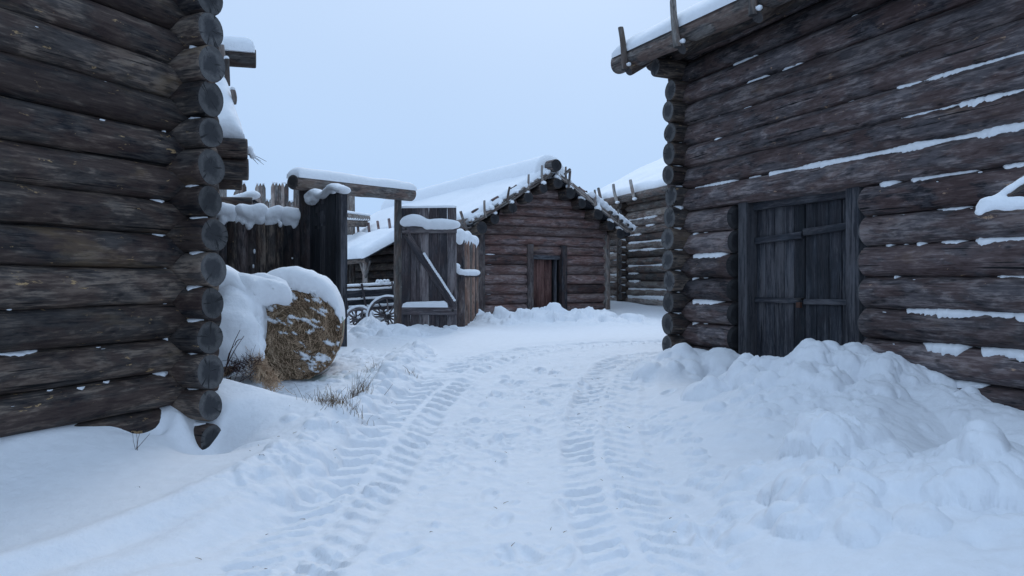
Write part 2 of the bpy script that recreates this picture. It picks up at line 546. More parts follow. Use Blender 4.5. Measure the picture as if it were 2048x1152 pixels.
# soft broken drift edge against the log corner
H += .10 * np.exp(-(((tl - .22) / .10) ** 2 + ((dl - .27) / .13) ** 2)) * 1.3
H -= .10 * np.exp(-(((tl + .02) / .16) ** 2 + ((dl - .42) / .16) ** 2))
H -= .34 * np.exp(-(((tl - .16) / .34) ** 2 + ((dl - .60) / .33) ** 2))
H -= .13 * np.exp(-(((tl - .52) / .2) ** 2 + ((dl - .2) / .06) ** 2))


def seg(X, Y, a, b):
    ax, ay = a; bx, by = b
    u = np.clip(((X - ax) * (bx - ax) + (Y - ay) * (by - ay)) / ((bx - ax) ** 2 + (by - ay) ** 2), 0, 1)
    dx = X - (ax + u * (bx - ax)); dy = Y - (ay + u * (by - ay))
    return np.hypot(dx, dy), u, dx, dy


# drift sweeping from behind the left corner
d, u, dx, dy = seg(X, Y, (-3.3, 7.75), (-1.95, 7.35))
hh = (.50 - .30 * u)
fall = np.where(dy < 0, np.exp(-(d / .62) ** 1.7), np.exp(-(d / .33) ** 2))
DR = hh * fall
H += DR * (1 + .12 * (fbm(X * 2, Y * 2, 3, 8) - .5))
H -= .07 * np.exp(-(((X + 2.35) / .11) ** 2 + ((Y - 6.62) / .07) ** 2))      # little melt hole
H += .035 * np.exp(-(((X + 2.35) / .2) ** 2 + ((Y - 6.5) / .06) ** 2))
# ploughed bank along the left of the track
bx = np.interp(Y, [4.0, 5.2, 6.4, 8, 10, 12, 14], [-2.15, -1.9, -1.72, -1.6, -1.55, -1.55, -1.7])
BK = np.exp(-((X - bx) / np.where(X < bx, .33, .20)) ** 2) * sst(4.4, 5.4, Y) * sst(13.5, 12, Y)
H += BK * (.11 + .08 * (fbm(X * 3, Y * 3, 3, 12) - .3))
# rough hay-yard snow between bank and bales
yard = sst(-1.45, -1.8, X) * sst(7.6, 8.2, Y) * sst(13, 11.5, Y)
H += yard * (.07 * (fbm(X * 2.6, Y * 2.6, 4, 21) - .45) - .02)
# old smooth ruts, bottom left
rx = np.interp(Y, [3, 4.2, 5, 6, 7], [-3.1, -2.35, -2.0, -1.72, -1.6])
for off, dp, wd in ((-.02, .05, .14), (.38, .035, .12)):
    H -= dp * np.exp(-((X - rx - off * (1.1)) / wd) ** 2) * sst(3.0, 3.6, Y) * sst(6.4, 5.6, Y)
H += .06 * np.exp(-((X - rx + .22) / .16) ** 2) * sst(3.0, 3.6, Y) * sst(6.2, 5.4, Y)

# ---- right side: heaps
dr = (X - RC[0]) * RO[0] + (Y - RC[1]) * RO[1]; tr = (X - RC[0]) * RX[0] + (Y - RC[1]) * RX[1]


def bump2(cx, cy, sx, sy, rot=0, p=1.0):
    c, s_ = math.cos(rot), math.sin(rot)
    a = ((X - cx) * c + (Y - cy) * s_) / sx; b = (-(X - cx) * s_ + (Y - cy) * c) / sy
    return np.exp(-(a * a + b * b) ** p)


P1 = np.maximum(.47 * bump2(3.5, 8.1, .66, .62, 0, 1.6), .36 * bump2(3.2, 7.35, 1.15, .85))
P1 = np.maximum(P1, .50 * bump2(4.0, 7.75, .55, .55)); P1 = np.maximum(P1, .30 * bump2(2.72, 8.3, .36, .4, 0, 1.6))
P1 = np.maximum(P1, .33 * np.exp(-((dr - .35) / .55) ** 2) * sst(2.6, 3.4, tr))
P2 = np.maximum(.27 * bump2(2.35, 10.35, .5, .45), .30 * bump2(2.95, 10.2, .45, .5)); P2 = np.maximum(P2, .20 * bump2(2.1, 9.9, .4, .4))
P2 = np.maximum(P2, .22 * np.exp(-((dr - .3) / .3) ** 2) * sst(-.3, .1, tr) * sst(1.9, 1.2, tr))
P3 = .30 * bump2(2.35, 5.35, .62, .42, .3, 1.2)
P3 = np.maximum(P3, .24 * bump2(3.75, 5.35, .75, .5, .2)); P3 = np.maximum(P3, .25 * bump2(2.9, 4.6, 1.1, .6)); P3 = np.maximum(P3, .20 * bump2(4.6, 5.2, 1.2, .7))
P3 = np.maximum(P3, .22 * bump2(3.6, 3.9, 1.4, .8)); P3 = np.maximum(P3, .2 * bump2(1.95, 4.55, .25, .5))
P4 = np.maximum(.22 * bump2(.85, 20.9, 1.0, .7), .17 * bump2(2.3, 21.2, 1.0, .8)); P4 = np.maximum(P4, .26 * bump2(-.6, 20.3, .7, .7)); P4 = np.maximum(P4, .2 * bump2(1.0, 19.8, 2.3, .7))
P4 = np.maximum(P4, .12 * bump2(3.4, 21.6, .8, .7))
P5 = np.maximum(.34 * bump2(-2.95, 15.6, .5, .5), .14 * bump2(-3.5, 14.2, .7, .7)); P5 = np.maximum(P5, .12 * bump2(-2.4, 14.2, .8, .6))
P5 = np.maximum(P5, .16 * bump2(-1.9, 16.7, .5, .2))
rough = (fbm(X * 2.2, Y * 2.2, 4, 31) - .5)
for P in (P1, P2, P3, P4, P5):
    H += P * (1 + .55 * rough)
# general right shoulder
H += .10 * sst(1.35, 2.3, X) * sst(9.6, 8.6, Y) * (1 + .4 * rough)
H += .05 * sst(1.2, 1.6, X) * sst(6.2, 5.4, Y)
# smooth scooped hollow between door heap and front bank
H -= .10 * bump2(4.1, 6.35, 1.0, .45, -.25)

# ---- wheel tracks
ctr = np.array([(-.35, 2.5), (-.27, 4), (-.22, 5.5), (-.12, 7), (.05, 8.6), (.35, 10.4), (.75, 11.6), (1.5, 12.7), (2.6, 13.4), (4.2, 13.9), (7, 14.3)])
tt = np.linspace(0, len(ctr) - 1, 400)
cxp = np.interp(tt, range(len(ctr)), ctr[:, 0]); cyp = np.interp(tt, range(len(ctr)), ctr[:, 1])
kern = np.hanning(41); kern /= kern.sum()
cxs = np.convolve(np.pad(cxp, 20, mode='edge'), kern, 'valid'); cys = np.convolve(np.pad(cyp, 20, mode='edge'), kern, 'valid')
arc = np.concatenate([[0], np.cumsum(np.hypot(np.diff(cxs), np.diff(cys)))])
nx = -np.gradient(cys); ny = np.gradient(cxs); ln = np.hypot(nx, ny); nx /= ln; ny /= ln
sel = (Y > 2.8) & (Y < 15.2) & (X > -2.4) & (X < 6)
px_, py_ = X[sel].astype(np.float32), Y[sel].astype(np.float32)
S = np.empty(px_.shape); W = np.empty(px_.shape)
for i in range(0, len(px_), 20000):
    a = px_[i:i + 20000, None] - cxs[None].astype(np.float32); b = py_[i:i + 20000, None] - cys[None].astype(np.float32)
    k_ = np.argmin(a * a + b * b, axis=1); ii = np.arange(len(k_))
    S[i:i + 20000] = arc[k_] + a[ii, k_] * np.gradient(cxs)[k_] / ln[k_] + b[ii, k_] * np.gradient(cys)[k_] / ln[k_]
    W[i:i + 20000] = -(a[ii, k_] * nx[k_] + b[ii, k_] * ny[k_])
dh = np.zeros(px_.shape)
wob = (fbm(px_ * 2.2, py_ * 2.2, 3, 41) - .5)
pathm = sst(1.75, 1.35, np.abs(W))
dh += -.05 * pathm + pathm * (.042 * (fbm(px_ * 3.5, py_ * 3.5, 4, 44) - .5) + .024 * (fbm(px_ * 11, py_ * 11, 3, 46) - .5))
worn = sst(.25, .55, fbm(px_ * .9, py_ * .9, 3, 50))
for off, pitch, half, dep, st in ((-1.05, .235, .33, .031, 1.0), (.98, .225, .32, .028, 1.0), (-.62, .225, .20, .014, .4), (1.28, .225, .24, .016, .5)):
    w = W - off - .05 * np.sin(S * .9 + off)
    inside = sst(half + .05, half - .02, np.abs(w))
    phs = (S + np.abs(w) * .72 + np.where(w < 0, pitch * .5, 0) + wob * .09) / pitch
    fr = phs - np.floor(phs)
    bar = sst(.05, .15, fr) * sst(.64, .52, fr)
    bar = .35 + (bar - .35) * sst(.03, .07, np.abs(w))
    m = inside * st * (.45 + .55 * worn if off < 0 else .25 + .65 * worn) * (.6 + .7 * sst(.35, .65, fbm(px_ * 3.1 + off, py_ * 3.1, 3, 57)))
    dh += -m * dep * .55 + m * dep * 1.35 * (bar - .35) + .022 * st * np.exp(-((np.abs(w) - half - .07) / .06) ** 2) * (1 + 2 * wob)
H[sel] += dh
# footprints
for i in range(55):
    fy = random.uniform(4.0, 11); fx = float(np.interp(fy, cys[:300], cxs[:300])) + random.choice([random.uniform(-.5, .75), random.uniform(-.45, .55), random.uniform(1.3, 1.9)])
    an = random.gauss(0, .5); c, s_ = math.cos(an), math.sin(an)
    i0, i1 = np.searchsorted(xs, (fx - .35, fx + .35)); j0, j1 = np.searchsorted(ys, (fy - .35, fy + .35))
    xx, yy = X[i0:i1, j0:j1] - fx, Y[i0:i1, j0:j1] - fy
    a = (xx * c + yy * s_) / .055; b = (-xx * s_ + yy * c) / .14
    q = (a * a + b * b)
    dp = random.uniform(.015, .035)
    H[i0:i1, j0:j1] += -dp * np.exp(-q ** 2) + dp * .4 * np.exp(-((np.sqrt(q) - 1.35) / .3) ** 2)


def clods(cands, kmin, kmax, n, squash=(.38, .66), sink=.12):
    """half-buried rounded lumps, merged softly with the surface"""
    H0 = H.copy()
    for _ in range(n):
        cx, cy = cands(); r = random.uniform(kmin, kmax) * random.uniform(.6, 1)
        i0, i1 = np.searchsorted(xs, (cx - r * 1.5, cx + r * 1.5)); j0, j1 = np.searchsorted(ys, (cy - r * 1.5, cy + r * 1.5))
        if i1 - i0 < 2 or j1 - j0 < 2: continue
        an = random.uniform(0, 3.1); c, s_ = math.cos(an), math.sin(an); el = random.uniform(.65, 1)
        xx, yy = X[i0:i1, j0:j1] - cx, Y[i0:i1, j0:j1] - cy
        a = (xx * c + yy * s_) / r; b = (-xx * s_ + yy * c) / (r * el)
        h0_ = H0[i0:i1, j0:j1]; nzz = 1 + .45 * (fbm(X[i0:i1, j0:j1] * 2.2 / r * .5, Y[i0:i1, j0:j1] * 2.2 / r * .5, 2, 60) - .5) * 2
        q = (a * a + b * b) * nzz
        im, jm = np.searchsorted(xs, cx), np.searchsorted(ys, cy)
        base = H0[min(im, len(xs) - 1), min(jm, len(ys) - 1)]
        top = h0_ * .65 + base * .35 - r * sink + r * random.uniform(*squash) * np.clip(1 - q, 0, 1) ** .5
        h0 = H[i0:i1, j0:j1]; kk = .22 * r
        t = np.clip(.5 + .5 * (top - h0) / kk, 0, 1)
        mx = h0 * (1 - t) + top * t + kk * t * (1 - t)
        H[i0:i1, j0:j1] = np.where(q < 1, mx, h0)


U_ = random.uniform; G_ = random.gauss
clods(lambda: (lambda yy: (float(np.interp(yy, [4.0, 5.2, 6.4, 8, 10, 12, 14], [-2.15, -1.9, -1.72, -1.6, -1.55, -1.55, -1.7])) + G_(.06, .16), yy))(U_(5.2, 12.5)), .04, .17, 170)
clods(lambda: (U_(-2.6, -1.5), U_(8.2, 12.8)), .04, .14, 90)
clods(lambda: (G_(3.4, .5), G_(7.9, .38)), .14, .34, 46, (.5, .8), .12)
clods(lambda: (G_(3.35, .6), G_(7.7, .4)), .05, .12, 60, (.45, .8), .1)
clods(lambda: (G_(2.75, .18), G_(8.2, .2)), .08, .2, 26, (.5, .85), .1)
clods(lambda: (G_(3.5, .8), G_(7.4, .45)), .03, .08, 60)
clods(lambda: (G_(2.5, .35), G_(10.15, .25)), .08, .24, 50, (.45, .75), .1)
clods(lambda: (G_(3.1, .9), G_(5.25, .35)), .12, .34, 30, (.35, .6), .14)
for bx_, by_, br_ in ((1.86, 4.72, .33), (2.12, 4.9, .28), (1.62, 4.55, .17), (1.72, 4.35, .13), (3.05, 4.75, .36), (3.3, 5.15, .33), (2.2, 5.35, .26), (2.55, 5.5, .25), (2.45, 5.0, .2), (3.75, 5.5, .36)):
    clods(lambda: (bx_, by_), br_ * 1.0, br_ * 1.25, 1, (.46, .56), .10)
for q_ in ((1560, 935, 4.9, .16), (1650, 905, 5.2, .2), (1720, 985, 4.6, .16), (1600, 1050, 4.3, .14), (1955, 905, 4.7, .25), (2010, 985, 4.4, .25), (1890, 1000, 4.4, .15), (1480, 1000, 4.5, .14), (1790, 940, 4.8, .15), (1700, 1080, 4.1, .14), (1850, 1090, 4.1, .2), (1980, 1090, 4.0, .16)):
    clods(lambda: ((q_[0] - CX) / F_PX * q_[2] + U_(-.05, .05), q_[2]), q_[3], q_[3] * 1.35, 1, (.40, .52), .08)
clods(lambda: (G_(2.5, .55), G_(4.8, .4)), .05, .17, 60, (.45, .75), .1)
clods(lambda: (U_(1.45, 1.75), U_(4.6, 8.0)), .03, .12, 60)
clods(lambda: (G_(1.2, 1.2), G_(20.5, .5)), .15, .42, 110, (.4, .75), .12)
clods(lambda: (G_(-2.9, .5), G_(15.3, .6)), .1, .32, 55, (.5, .9), .1)
clods(lambda: (U_(-1.3, 1.4), U_(4.0, 12)), .015, .05, 240)


def worley(x, y, sc, seed):
    gx_ = x / sc; gy_ = y / sc; ix = np.floor(gx_).astype(int); iy = np.floor(gy_).astype(int)
    f1 = np.full(x.shape, 9.0); f2 = np.full(x.shape, 9.0); val = np.zeros(x.shape)
    for di in (-1, 0, 1):
        for dj in (-1, 0, 1):
            a, b = ix + di, iy + dj
            ra = _T[(a * 7 + seed) & 255, (b * 13 + seed) & 255]; rb = _T[(a * 5 + 91) & 255, (b * 3 + seed * 3) & 255]
            rc = _T[(a * 11 + 40) & 255, (b * 17 + seed) & 255]; rd = _T[(a * 3 + seed) & 255, (b * 7 + 29) & 255]
            dx_ = gx_ - a - ra; dy_ = gy_ - b - rb; d_ = np.hypot(dx_, dy_)
            h_ = (rc - .5) + dx_ * (rd - .5) * 1.4 + dy_ * (ra - .5) * 1.4
            nearer = d_ < f1
            f2 = np.where(nearer, f1, np.minimum(f2, d_)); val = np.where(nearer, h_, val); f1 = np.where(nearer, d_, f1)
    return val * sst(0, .22, f2 - f1)


CM = np.clip(np.maximum.reduce([P1 * 1.8, P2 * 2.6, P3 * 2.4, P4 * 4.5, P5 * 5, BK * .8, yard * .6]), 0, 1)
cmk = CM > .03
wx = X[cmk] + .05 * (fbm(X[cmk] * 6, Y[cmk] * 6, 3, 90) - .5); wy = Y[cmk] + .05 * (fbm(X[cmk] * 6, Y[cmk] * 6, 3, 95) - .5)
big = sst(12, 18, wy)
patchy = sst(.40, .62, fbm(wx * 1.6, wy * 1.6, 3, 97))
H[cmk] += CM[cmk] * (patchy * (.07 * worley(wx, wy, .21, 5) + .038 * worley(wx, wy, .10, 9)) + .016 * worley(wx, wy, .055, 14) + .26 * big * worley(wx, wy, .5, 20))
pm = (np.abs(X) < 1.6) & (Y > 3) & (Y < 13)
H[pm] += sst(.5, .7, fbm(X[pm] * 1.4, Y[pm] * 1.4, 3, 99)) * .022 * worley(X[pm], Y[pm], .075, 33)
k1 = P1 > .05
H[k1] -= sst(.84, 1.1, H[k1]) * np.clip(H[k1] - .84, 0, 1) * .4
# soft dimples in the right bank
for i in range(26):
    cx, cy, r = random.choice([(G_(3.0, .6), G_(4.7, .5), U_(.03, .09)), (G_(3.1, .4), G_(7.3, .3), U_(.03, .07)), (U_(2, 4.5), U_(3.6, 5.4), U_(.03, .12))])
    i0, i1 = np.searchsorted(xs, (cx - r * 3, cx + r * 3)); j0, j1 = np.searchsorted(ys, (cy - r * 3, cy + r * 3))
    H[i0:i1, j0:j1] -= r * .7 * np.exp(-((X[i0:i1, j0:j1] - cx) ** 2 + (Y[i0:i1, j0:j1] - cy) ** 2) / (r * r))
H += .006 * (fbm(X * 7, Y * 7, 4, 71) - .5) * sst(30, 15, Y)


def gz(x, y):
    i = int(np.clip(np.searchsorted(xs, x) - 1, 0, len(xs) - 2)); j = int(np.clip(np.searchsorted(ys, y) - 1, 0, len(ys) - 2))
    u = (x - xs[i]) / (xs[i + 1] - xs[i]); v = (y - ys[j]) / (ys[j + 1] - ys[j])
    return float((H[i, j] * (1 - v) + H[i, j + 1] * v) * (1 - u) + (H[i + 1, j] * (1 - v) + H[i + 1, j + 1] * v) * u)


# split one continuous sheet into the flat ground and the separate heaps, sharing border vertices and normals
NX, NY = H.shape
gx = np.gradient(H, xs, axis=0); gy = np.gradient(H, ys, axis=1)
NRM = np.stack([-gx, -gy, np.ones_like(H)], -1); NRM /= np.linalg.norm(NRM, axis=-1, keepdims=True)
label = np.zeros(H.shape, int)
for i, (P, thr) in enumerate(((P1, .10), (P2, .07), (P3, .10), (P4, .08), (P5, .06))):
    label = np.where((P > thr) & (label == 0), i + 1, label)
label = np.where((DR > .13) & (label == 0), 6, label)
label = np.where((BK > .35) & (label == 0), 7, label)
cell = label[:-1, :-1]
PTS = np.stack([X, Y, H], -1).reshape(-1, 3); NF = NRM.reshape(-1, 3)


def sheet(name, mask):
    ii, jj = np.nonzero(mask)
    a = ii * NY + jj
    q = np.stack([a, a + NY, a + NY + 1, a + 1], 1)
    used, inv = np.unique(q, return_inverse=True); inv = inv.reshape(q.shape)
    me = bpy.data.meshes.new(name)
    me.vertices.add(len(used)); me.vertices.foreach_set('co', PTS[used].ravel())
    me.loops.add(inv.size); me.loops.foreach_set('vertex_index', inv.ravel().astype(np.int32))
    me.polygons.add(len(inv)); me.polygons.foreach_set('loop_start', np.arange(0, inv.size, 4, dtype=np.int32))
    me.polygons.foreach_set('use_smooth', np.ones(len(inv), bool))
    me.materials.append(M['snow_ground']); me.update(calc_edges=True); me.validate()
    me.normals_split_custom_set_from_vertices(NF[used].tolist())
    o = bpy.data.objects.new(name, me); COL.objects.link(o)
    return o


tag(sheet('snow_ground', cell == 0), kind='structure')
for i, nm, lb, ct in ((1, 'snow_heap', 'tall rounded snow heap shovelled up before the dark double door', 'snow heap'),
                      (2, 'snow_heap', 'low snow heap at the right log house corner, left of the double door', 'snow heap'),
                      (3, 'snow_bank', 'broad lumpy snow bank in the right foreground with rounded clods and dimples', 'snow bank'),
                      (4, 'snow_heap', 'wide ploughed snow heap across the front of the gabled cottage', 'snow heap'),
                      (5, 'snow_heap', 'small broken snow heap in the gateway by the cart wheel', 'snow heap'),
                      (6, 'snow_drift', 'smooth snow drift sweeping out from the left log house corner', 'snow drift'),
                      (7, 'snow_bank', 'long crumbly snow ridge along the left edge of the tyre track', 'snow bank')):
    tag(sheet(nm, cell == i), lb, ct)


# ================================================================== LEFT LOG HOUSE
def house_frame(C, Xd, name, label, cat):
    return empty(name, (C[0], C[1], 0), math.atan2(Xd[1], Xd[0]), label, cat)


lh = house_frame(LC, LX, 'log_house', 'dark brown log house corner filling the left edge, round log ends stacked up', 'log house')
sp = .32
rs = random.Random(5)
for k in range(0, 18):
    z = -.06 + sp * k
    r = .168 * rs.uniform(.95, 1.06)
    lg = log('wall_log', (-.36 + rs.uniform(-.03, .03), 0, z), (6.0, 0, z + rs.uniform(-.01, .01)), r * rs.uniform(.95, 1.0), r * rs.uniform(1.0, 1.06), lh, 'log_dark', 'end_dark', bend=.015, lump=.035, k=24)
    off = .36
    # scraps of snow where the log meets the corner and small specks
    if k in (1, 2, 3, 4, 5, 6, 7, 9, 11):
        ledge(lg, off + .17, off + .17 + rs.uniform(.06, .16), 1, .15, rs.uniform(.7, 1.1), .02)
    if k == 3: ledge(lg, off + 1.42, off + 1.75, 1, .3, .8, .015)
    if k == 2: ledge(lg, off + 1.05, off + 1.12, 1, .6, 1.0, .012); ledge(lg, off + .8, off + .86, 1, .4, .8, .012)
    for _ in range(2 if k < 5 else 1):
        s_ = rs.uniform(.5, 1.7); a = rs.uniform(.3, 1.2)
        ledge(lg, off + s_, off + s_ + rs.uniform(.015, .05), 1, a, a + rs.uniform(.06, .18), .008)
for k in range(-1, 17):
    z = .10 + sp * k
    r = .166 * rs.uniform(.90, 1.10)
    e = .44 + rs.uniform(-.035, .035)
    lg = log('wall_log', (0, e, z), (0, -4.5, z), r, r * rs.uniform(.95, 1.05), lh, 'log_dark', 'end_dark', bend=0, lump=.05, ovl=.06, k=24, chip=.02)
    # snow on the shoulder facing the viewer
    if k in (0, 1, 2, 3, 4, 5, 6, 7, 9, 10, 11):
        w = rs.uniform(.5, .85) if k < 8 else rs.uniform(.3, .45)
        ledge(lg, .06 + rs.uniform(0, .04), .25 + rs.uniform(0, .05), 1, .1, .15 + w, .022, ragged=.45)
plate('roof_deck', [(-.4, .3, 5.66), (6, .3, 5.66), (6, -4.5, 5.66), (-.4, -4.5, 5.66)], .06, (0, 0, 1), 'plank_dark', lh)

# ================================================================== RIGHT LOG HOUSE
rh = house_frame(RC, RX, 'log_house', 'large dark log house along the right side with double plank door', 'log house')
sp = .335
rs = random.Random(9)
D0, D1 = 1.25, 3.43        # door opening (outer frame) along the wall
for k in range(0, 16):
    z = .4075 + .350 * k if k <= 6 else 2.865 + sp * (k - 7)
    r = .176 * rs.uniform(.96, 1.05)
    segs = [(-.33 + rs.uniform(-.04, .04), 10.5)]
    if k <= 6: segs = [(-.33 + rs.uniform(-.04, .04), D0 - .03), (D1 + .02, 10.5)]
    for si, (a, b) in enumerate(segs):
        if k > 6:
            lg = log('wall_log', (a, 0, z), (b, 0, z + rs.uniform(-.02, .02)), r * .97, r * 1.03, rh, 'log_brown', 'end_dark', bend=.015, lump=.035, k=24)
        elif si == 0:
            lg = log('wall_log', (a, 0, z), (b, 0, z), r * .97, r * 1.0, rh, 'log_brown', 'end_black', bend=0, lump=.03, k=24, bev1=.22)
        else:
            lg = log('wall_log', (a, 0, z), (b, 0, z), r * 1.0, r * 1.04, rh, 'log_brown', 'end_dark', bend=.012, lump=.035, k=24, bev0=.28)
        o_ = -a
        if k <= 6 and si == 0:
            if k in (2, 4): ledge(lg, o_ + .19, o_ + (1.05 if k == 4 else .95), -1, .1, .85, .035, ragged=.35)
            elif k in (1, 3, 5): ledge(lg, o_ + .19, o_ + .34, -1, .2, .8, .02); ledge(lg, o_ + .45, o_ + .56, -1, .2, .45, .015)
        elif k == 7:      # continuous snow line on the log above the door
            ledge(lg, o_ + .2, o_ + 1.3, -1, .16, .62, .022); ledge(lg, o_ + 1.5, o_ + 1.75, -1, .3, .5, .015)
            ledge(lg, o_ + 1.9, o_ + 8, -1, .14, .85, .035, ragged=.4)
        elif k > 7:
            for _ in range(3):
                s_ = rs.uniform(.3, 5.2); ledge(lg, o_ + s_, o_ + s_ + rs.uniform(.1, .5), -1, .16, rs.uniform(.45, .75), .015)
            if k in (8, 9): ledge(lg, o_ + 3.9, o_ + 6.5, -1, .16, .8, .03)
        else:
            fz = {0: [(.9, 1.5), (2.1, 2.6)], 1: [(.75, 1.3), (1.4, 2.3)], 2: [(.55, 2.6)], 3: [(.4, .5), (1.55, 2.6)], 4: [(.28, .42), (.5, .62), (.68, .85), (.95, 1.3), (1.35, 2.6)], 5: [(.1, .16), (.9, 1.3), (1.5, 1.7)], 6: [(.2, .5), (.6, 1.4), (1.6, 2.6)]}[k]
            for (f0, f1) in fz:
                ledge(lg, f0 + .02, f1 + .02, -1, .1, {0: 1.25, 1: 1.15, 2: .95}.get(k, .85), .035, ragged=.5)
            for _ in range(2):
                s_ = rs.uniform(.1, 2.4); a2 = rs.uniform(.5, 1.2); ledge(lg, s_, s_ + rs.uniform(.02, .06), -1, a2, a2 + .12, .008)
for k in range(-2, 15):
    z = .575 + sp * k
    r = .172 * rs.uniform(.92, 1.07)
    e = .36 + rs.uniform(-.04, .04)
    if k == 13: e = .62; r = .14
    lg = log('wall_log', (0, -e, z), (0, 6.5, z), r, r, rh, 'log_dark', 'end_dark', bend=0, lump=.05, ovl=.06, k=24, chip=.02)
    if k < 10 and k >= 0:
        ledge(lg, .06 + rs.uniform(0, .06), .25 + rs.uniform(-.03, .05), -1, .1, .2 + rs.uniform(.35, .7) * (1 if k < 7 else .5), .022)
# door frame, leaves
jz0 = .05
beam('door_jamb', (D0 + .12, .05, jz0), (D0 + .12, .05, 2.71), .18, .22, rh, 'plank_dark', yaxis=(1, 0, 0))
beam('door_jamb', (D1 - .12, .05, jz0), (D1 - .12, .05, 2.73), .20, .22, rh, 'plank_dark', yaxis=(1, 0, 0))
plate('door_backing', [(D0, .20, 0), (D1, .20, 0), (D1, .20, 2.78), (D0, .20, 2.78)], .02, (0, 1, 0), 'void', rh)
beam('door_lintel', (D0 + .22, .09, 2.65), (D1 - .23, .09, 2.67), .10, .14, rh, 'plank_dark')
mid = 2.38
for (a, b, n) in ((D0 + .21, mid, 5), (mid + .006, D1 - .235, 4)):
    lf = empty('door_leaf', (a, .11, 0)); lf.parent = rh
    w = (b - a) / n
    for i in range(n):
        beam('plank', (w * (i + .5), .02 + rs.uniform(-.006, .006), .12), (w * (i + .5), .02 + rs.uniform(-.006, .006), 2.59), w - .008, .035, lf, 'plank_dark', yaxis=(1, 0, 0))
    zt = 2.17 if a < 2 else 2.24
    beam('batten', (.01, -.022, zt - .02), (b - a - .01, -.022, zt + .02), .05, .09, lf, 'plank_dark')
    beam('batten', (.01, -.018, 1.32), (b - a - .01, -.018, 1.33), .035, .07, lf, 'plank_dark')
    bt = beam('batten', (.01, -.022, .40), (b - a - .01, -.022, .36), .05, .09, lf, 'plank_dark')
    blob('snow_strip', [(x_, -.03, .46 - x_ * .05, .028, 1.6, 1, .6) for x_ in np.arange(.03, b - a, .05)], lf, .02, 3, .004)
lk = empty('padlock', (mid - .03, .045, 1.29)); lk.parent = rh
mobj('lock_body', *(lambda: ([(x_, y_, z_) for x_ in (-.035, .035) for y_ in (-.018, .018) for z_ in (-.05, .02)], [(0, 1, 3, 2), (4, 6, 7, 5), (0, 4, 5, 1), (2, 3, 7, 6), (0, 2, 6, 4), (1, 5, 7, 3)]))(), M['rust'], lk, None, False)
mobj('hasp', [(-.05, -.02, .05), (.05, -.02, .05), (.05, -.02, .075), (-.05, -.02, .075), (-.05, .05, .05), (.05, .05, .05), (.05, .05, .075), (-.05, .05, .075)], [(0, 1, 2, 3), (4, 7, 6, 5), (0, 3, 7, 4), (1, 5, 6, 2), (3, 2, 6, 7), (0, 4, 5, 1)], M['iron'], lk, None, False)
# eave: gutter log on hooked rafters, boards and snow
EA, EB = -.80, 6.5
z0, z1 = 5.17, 4.86
ez = lambda t: z0 + (z1 - z0) * (t - EA) / (EB - EA)
log('eave_log', (EA, -.80, ez(EA)), (EB, -.80, ez(EB)), .165, .155, rh, 'log_grey', 'end_mid', bend=.03, lump=.05, k=22)
slab_snow('eave_snow', (EA + .05, -.96, ez(EA) + .09), (EB - EA, 0, z1 - z0), (0, 1, .55), EB - EA - .1, 1.6, .17, rh, 4, edge=.6, wob=.04, amp=.3, edgeV=.5)
sl = .62
for t in (-.28, 1.15, 2.7, 4.3):
    zz = ez(t) - .24
    rf = log('rafter', (t, -.93, zz), (t, 3.4, zz + 4.33 * sl), .085, .08, rh, 'log_dark', 'end_mid', bend=.01)
    hk = log('rafter_hook', (t - .02, -.985, zz + .02), (t - .07, -1.03, zz + .70), .058, .046, rh, 'pole_grey', 'end_mid', bend=.02, lump=.06, k=10)
    blob('snow_cap', [(t - .01, -.97, zz + .095, .04, 1.1, 1.2, .6), (t + .06, -.95, zz + .09, .035)], rh, .025, 4, .008)
N_ = Vector((0, -sl, 1)).normalized()
plate('roof_boards', [(EA + .15, -.80, ez(EA) - .06), (EB, -.80, ez(EB) - .06), (EB, 3.6, ez(EB) - .06 + 4.4 * sl), (EA + .15, 3.6, ez(EA) - .06 + 4.4 * sl)], .05, N_, 'plank_dark', rh)
slab_snow('roof_snow', (EA + .1, -.5, ez(EA) + .16), (EB - EA, 0, z1 - z0), (0, 1, sl), EB - EA, 4.6, .22, rh, 8, edge=.4)
log('wall_plate', (-.6, -.30, 5.18), (EB, -.30, 5.10), .13, .13, rh, 'log_dark', 'end_mid')

# ================================================================== LOG HALL BEHIND LEFT HOUSE
bh = empty('log_barn', (-3.93, 11.0, 0), R(197), 'snow roofed log building showing just past the left house corner', 'log house')
# local X points away to the left, local Y towards the viewer
ax_ = Vector((math.cos(R(150)), math.sin(R(150)), 0)); ay_ = Vector((-math.sin(R(150)), math.cos(R(150)), 0))


def loc_of(root, w):
    m = Matrix.Translation(root.location) @ Matrix.Rotation(root.rotation_euler.z, 4, 'Z')
    return m.inverted() @ Vector(w)


ridge = loc_of(bh, at(512, 118, 13.0)); eave = loc_of(bh, at(495, 298, 11.0)); low = loc_of(bh, at(497, 339, 11.1))
log('ridge_log', ridge, ridge + Vector((4.5, 0, 0)), .16, .16, bh, 'log_grey', 'end_mid')
slab_snow('ridge_snow', ridge + Vector((0.01, .2, .08)), (1, 0, 0), (0, -1, 0), 4.4, .40, .27, bh, 3, edge=.14, wob=.01, amp=.15, edgeV=.18)
log('eave_log', eave, eave + Vector((4.5, 0, 0)), .15, .15, bh, 'log_dark', 'end_mid')
log('wall_log', low, low + Vector((4.5, 0, 0)), .165, .165, bh, 'log_dark', 'end_dark')
vdir = (ridge - eave); vdir.x = .62
plate('roof_boards', [eave + Vector((.25, 0, .05)), eave + Vector((4.5, 0, .05)), eave + Vector((4.5, 0, .05)) + vdir * .97, eave + Vector((.25, 0, .05)) + vdir * .97], .05, (0, -vdir.z, vdir.y) if vdir.y > 0 else (0, vdir.z, -vdir.y), 'plank_dark', bh)
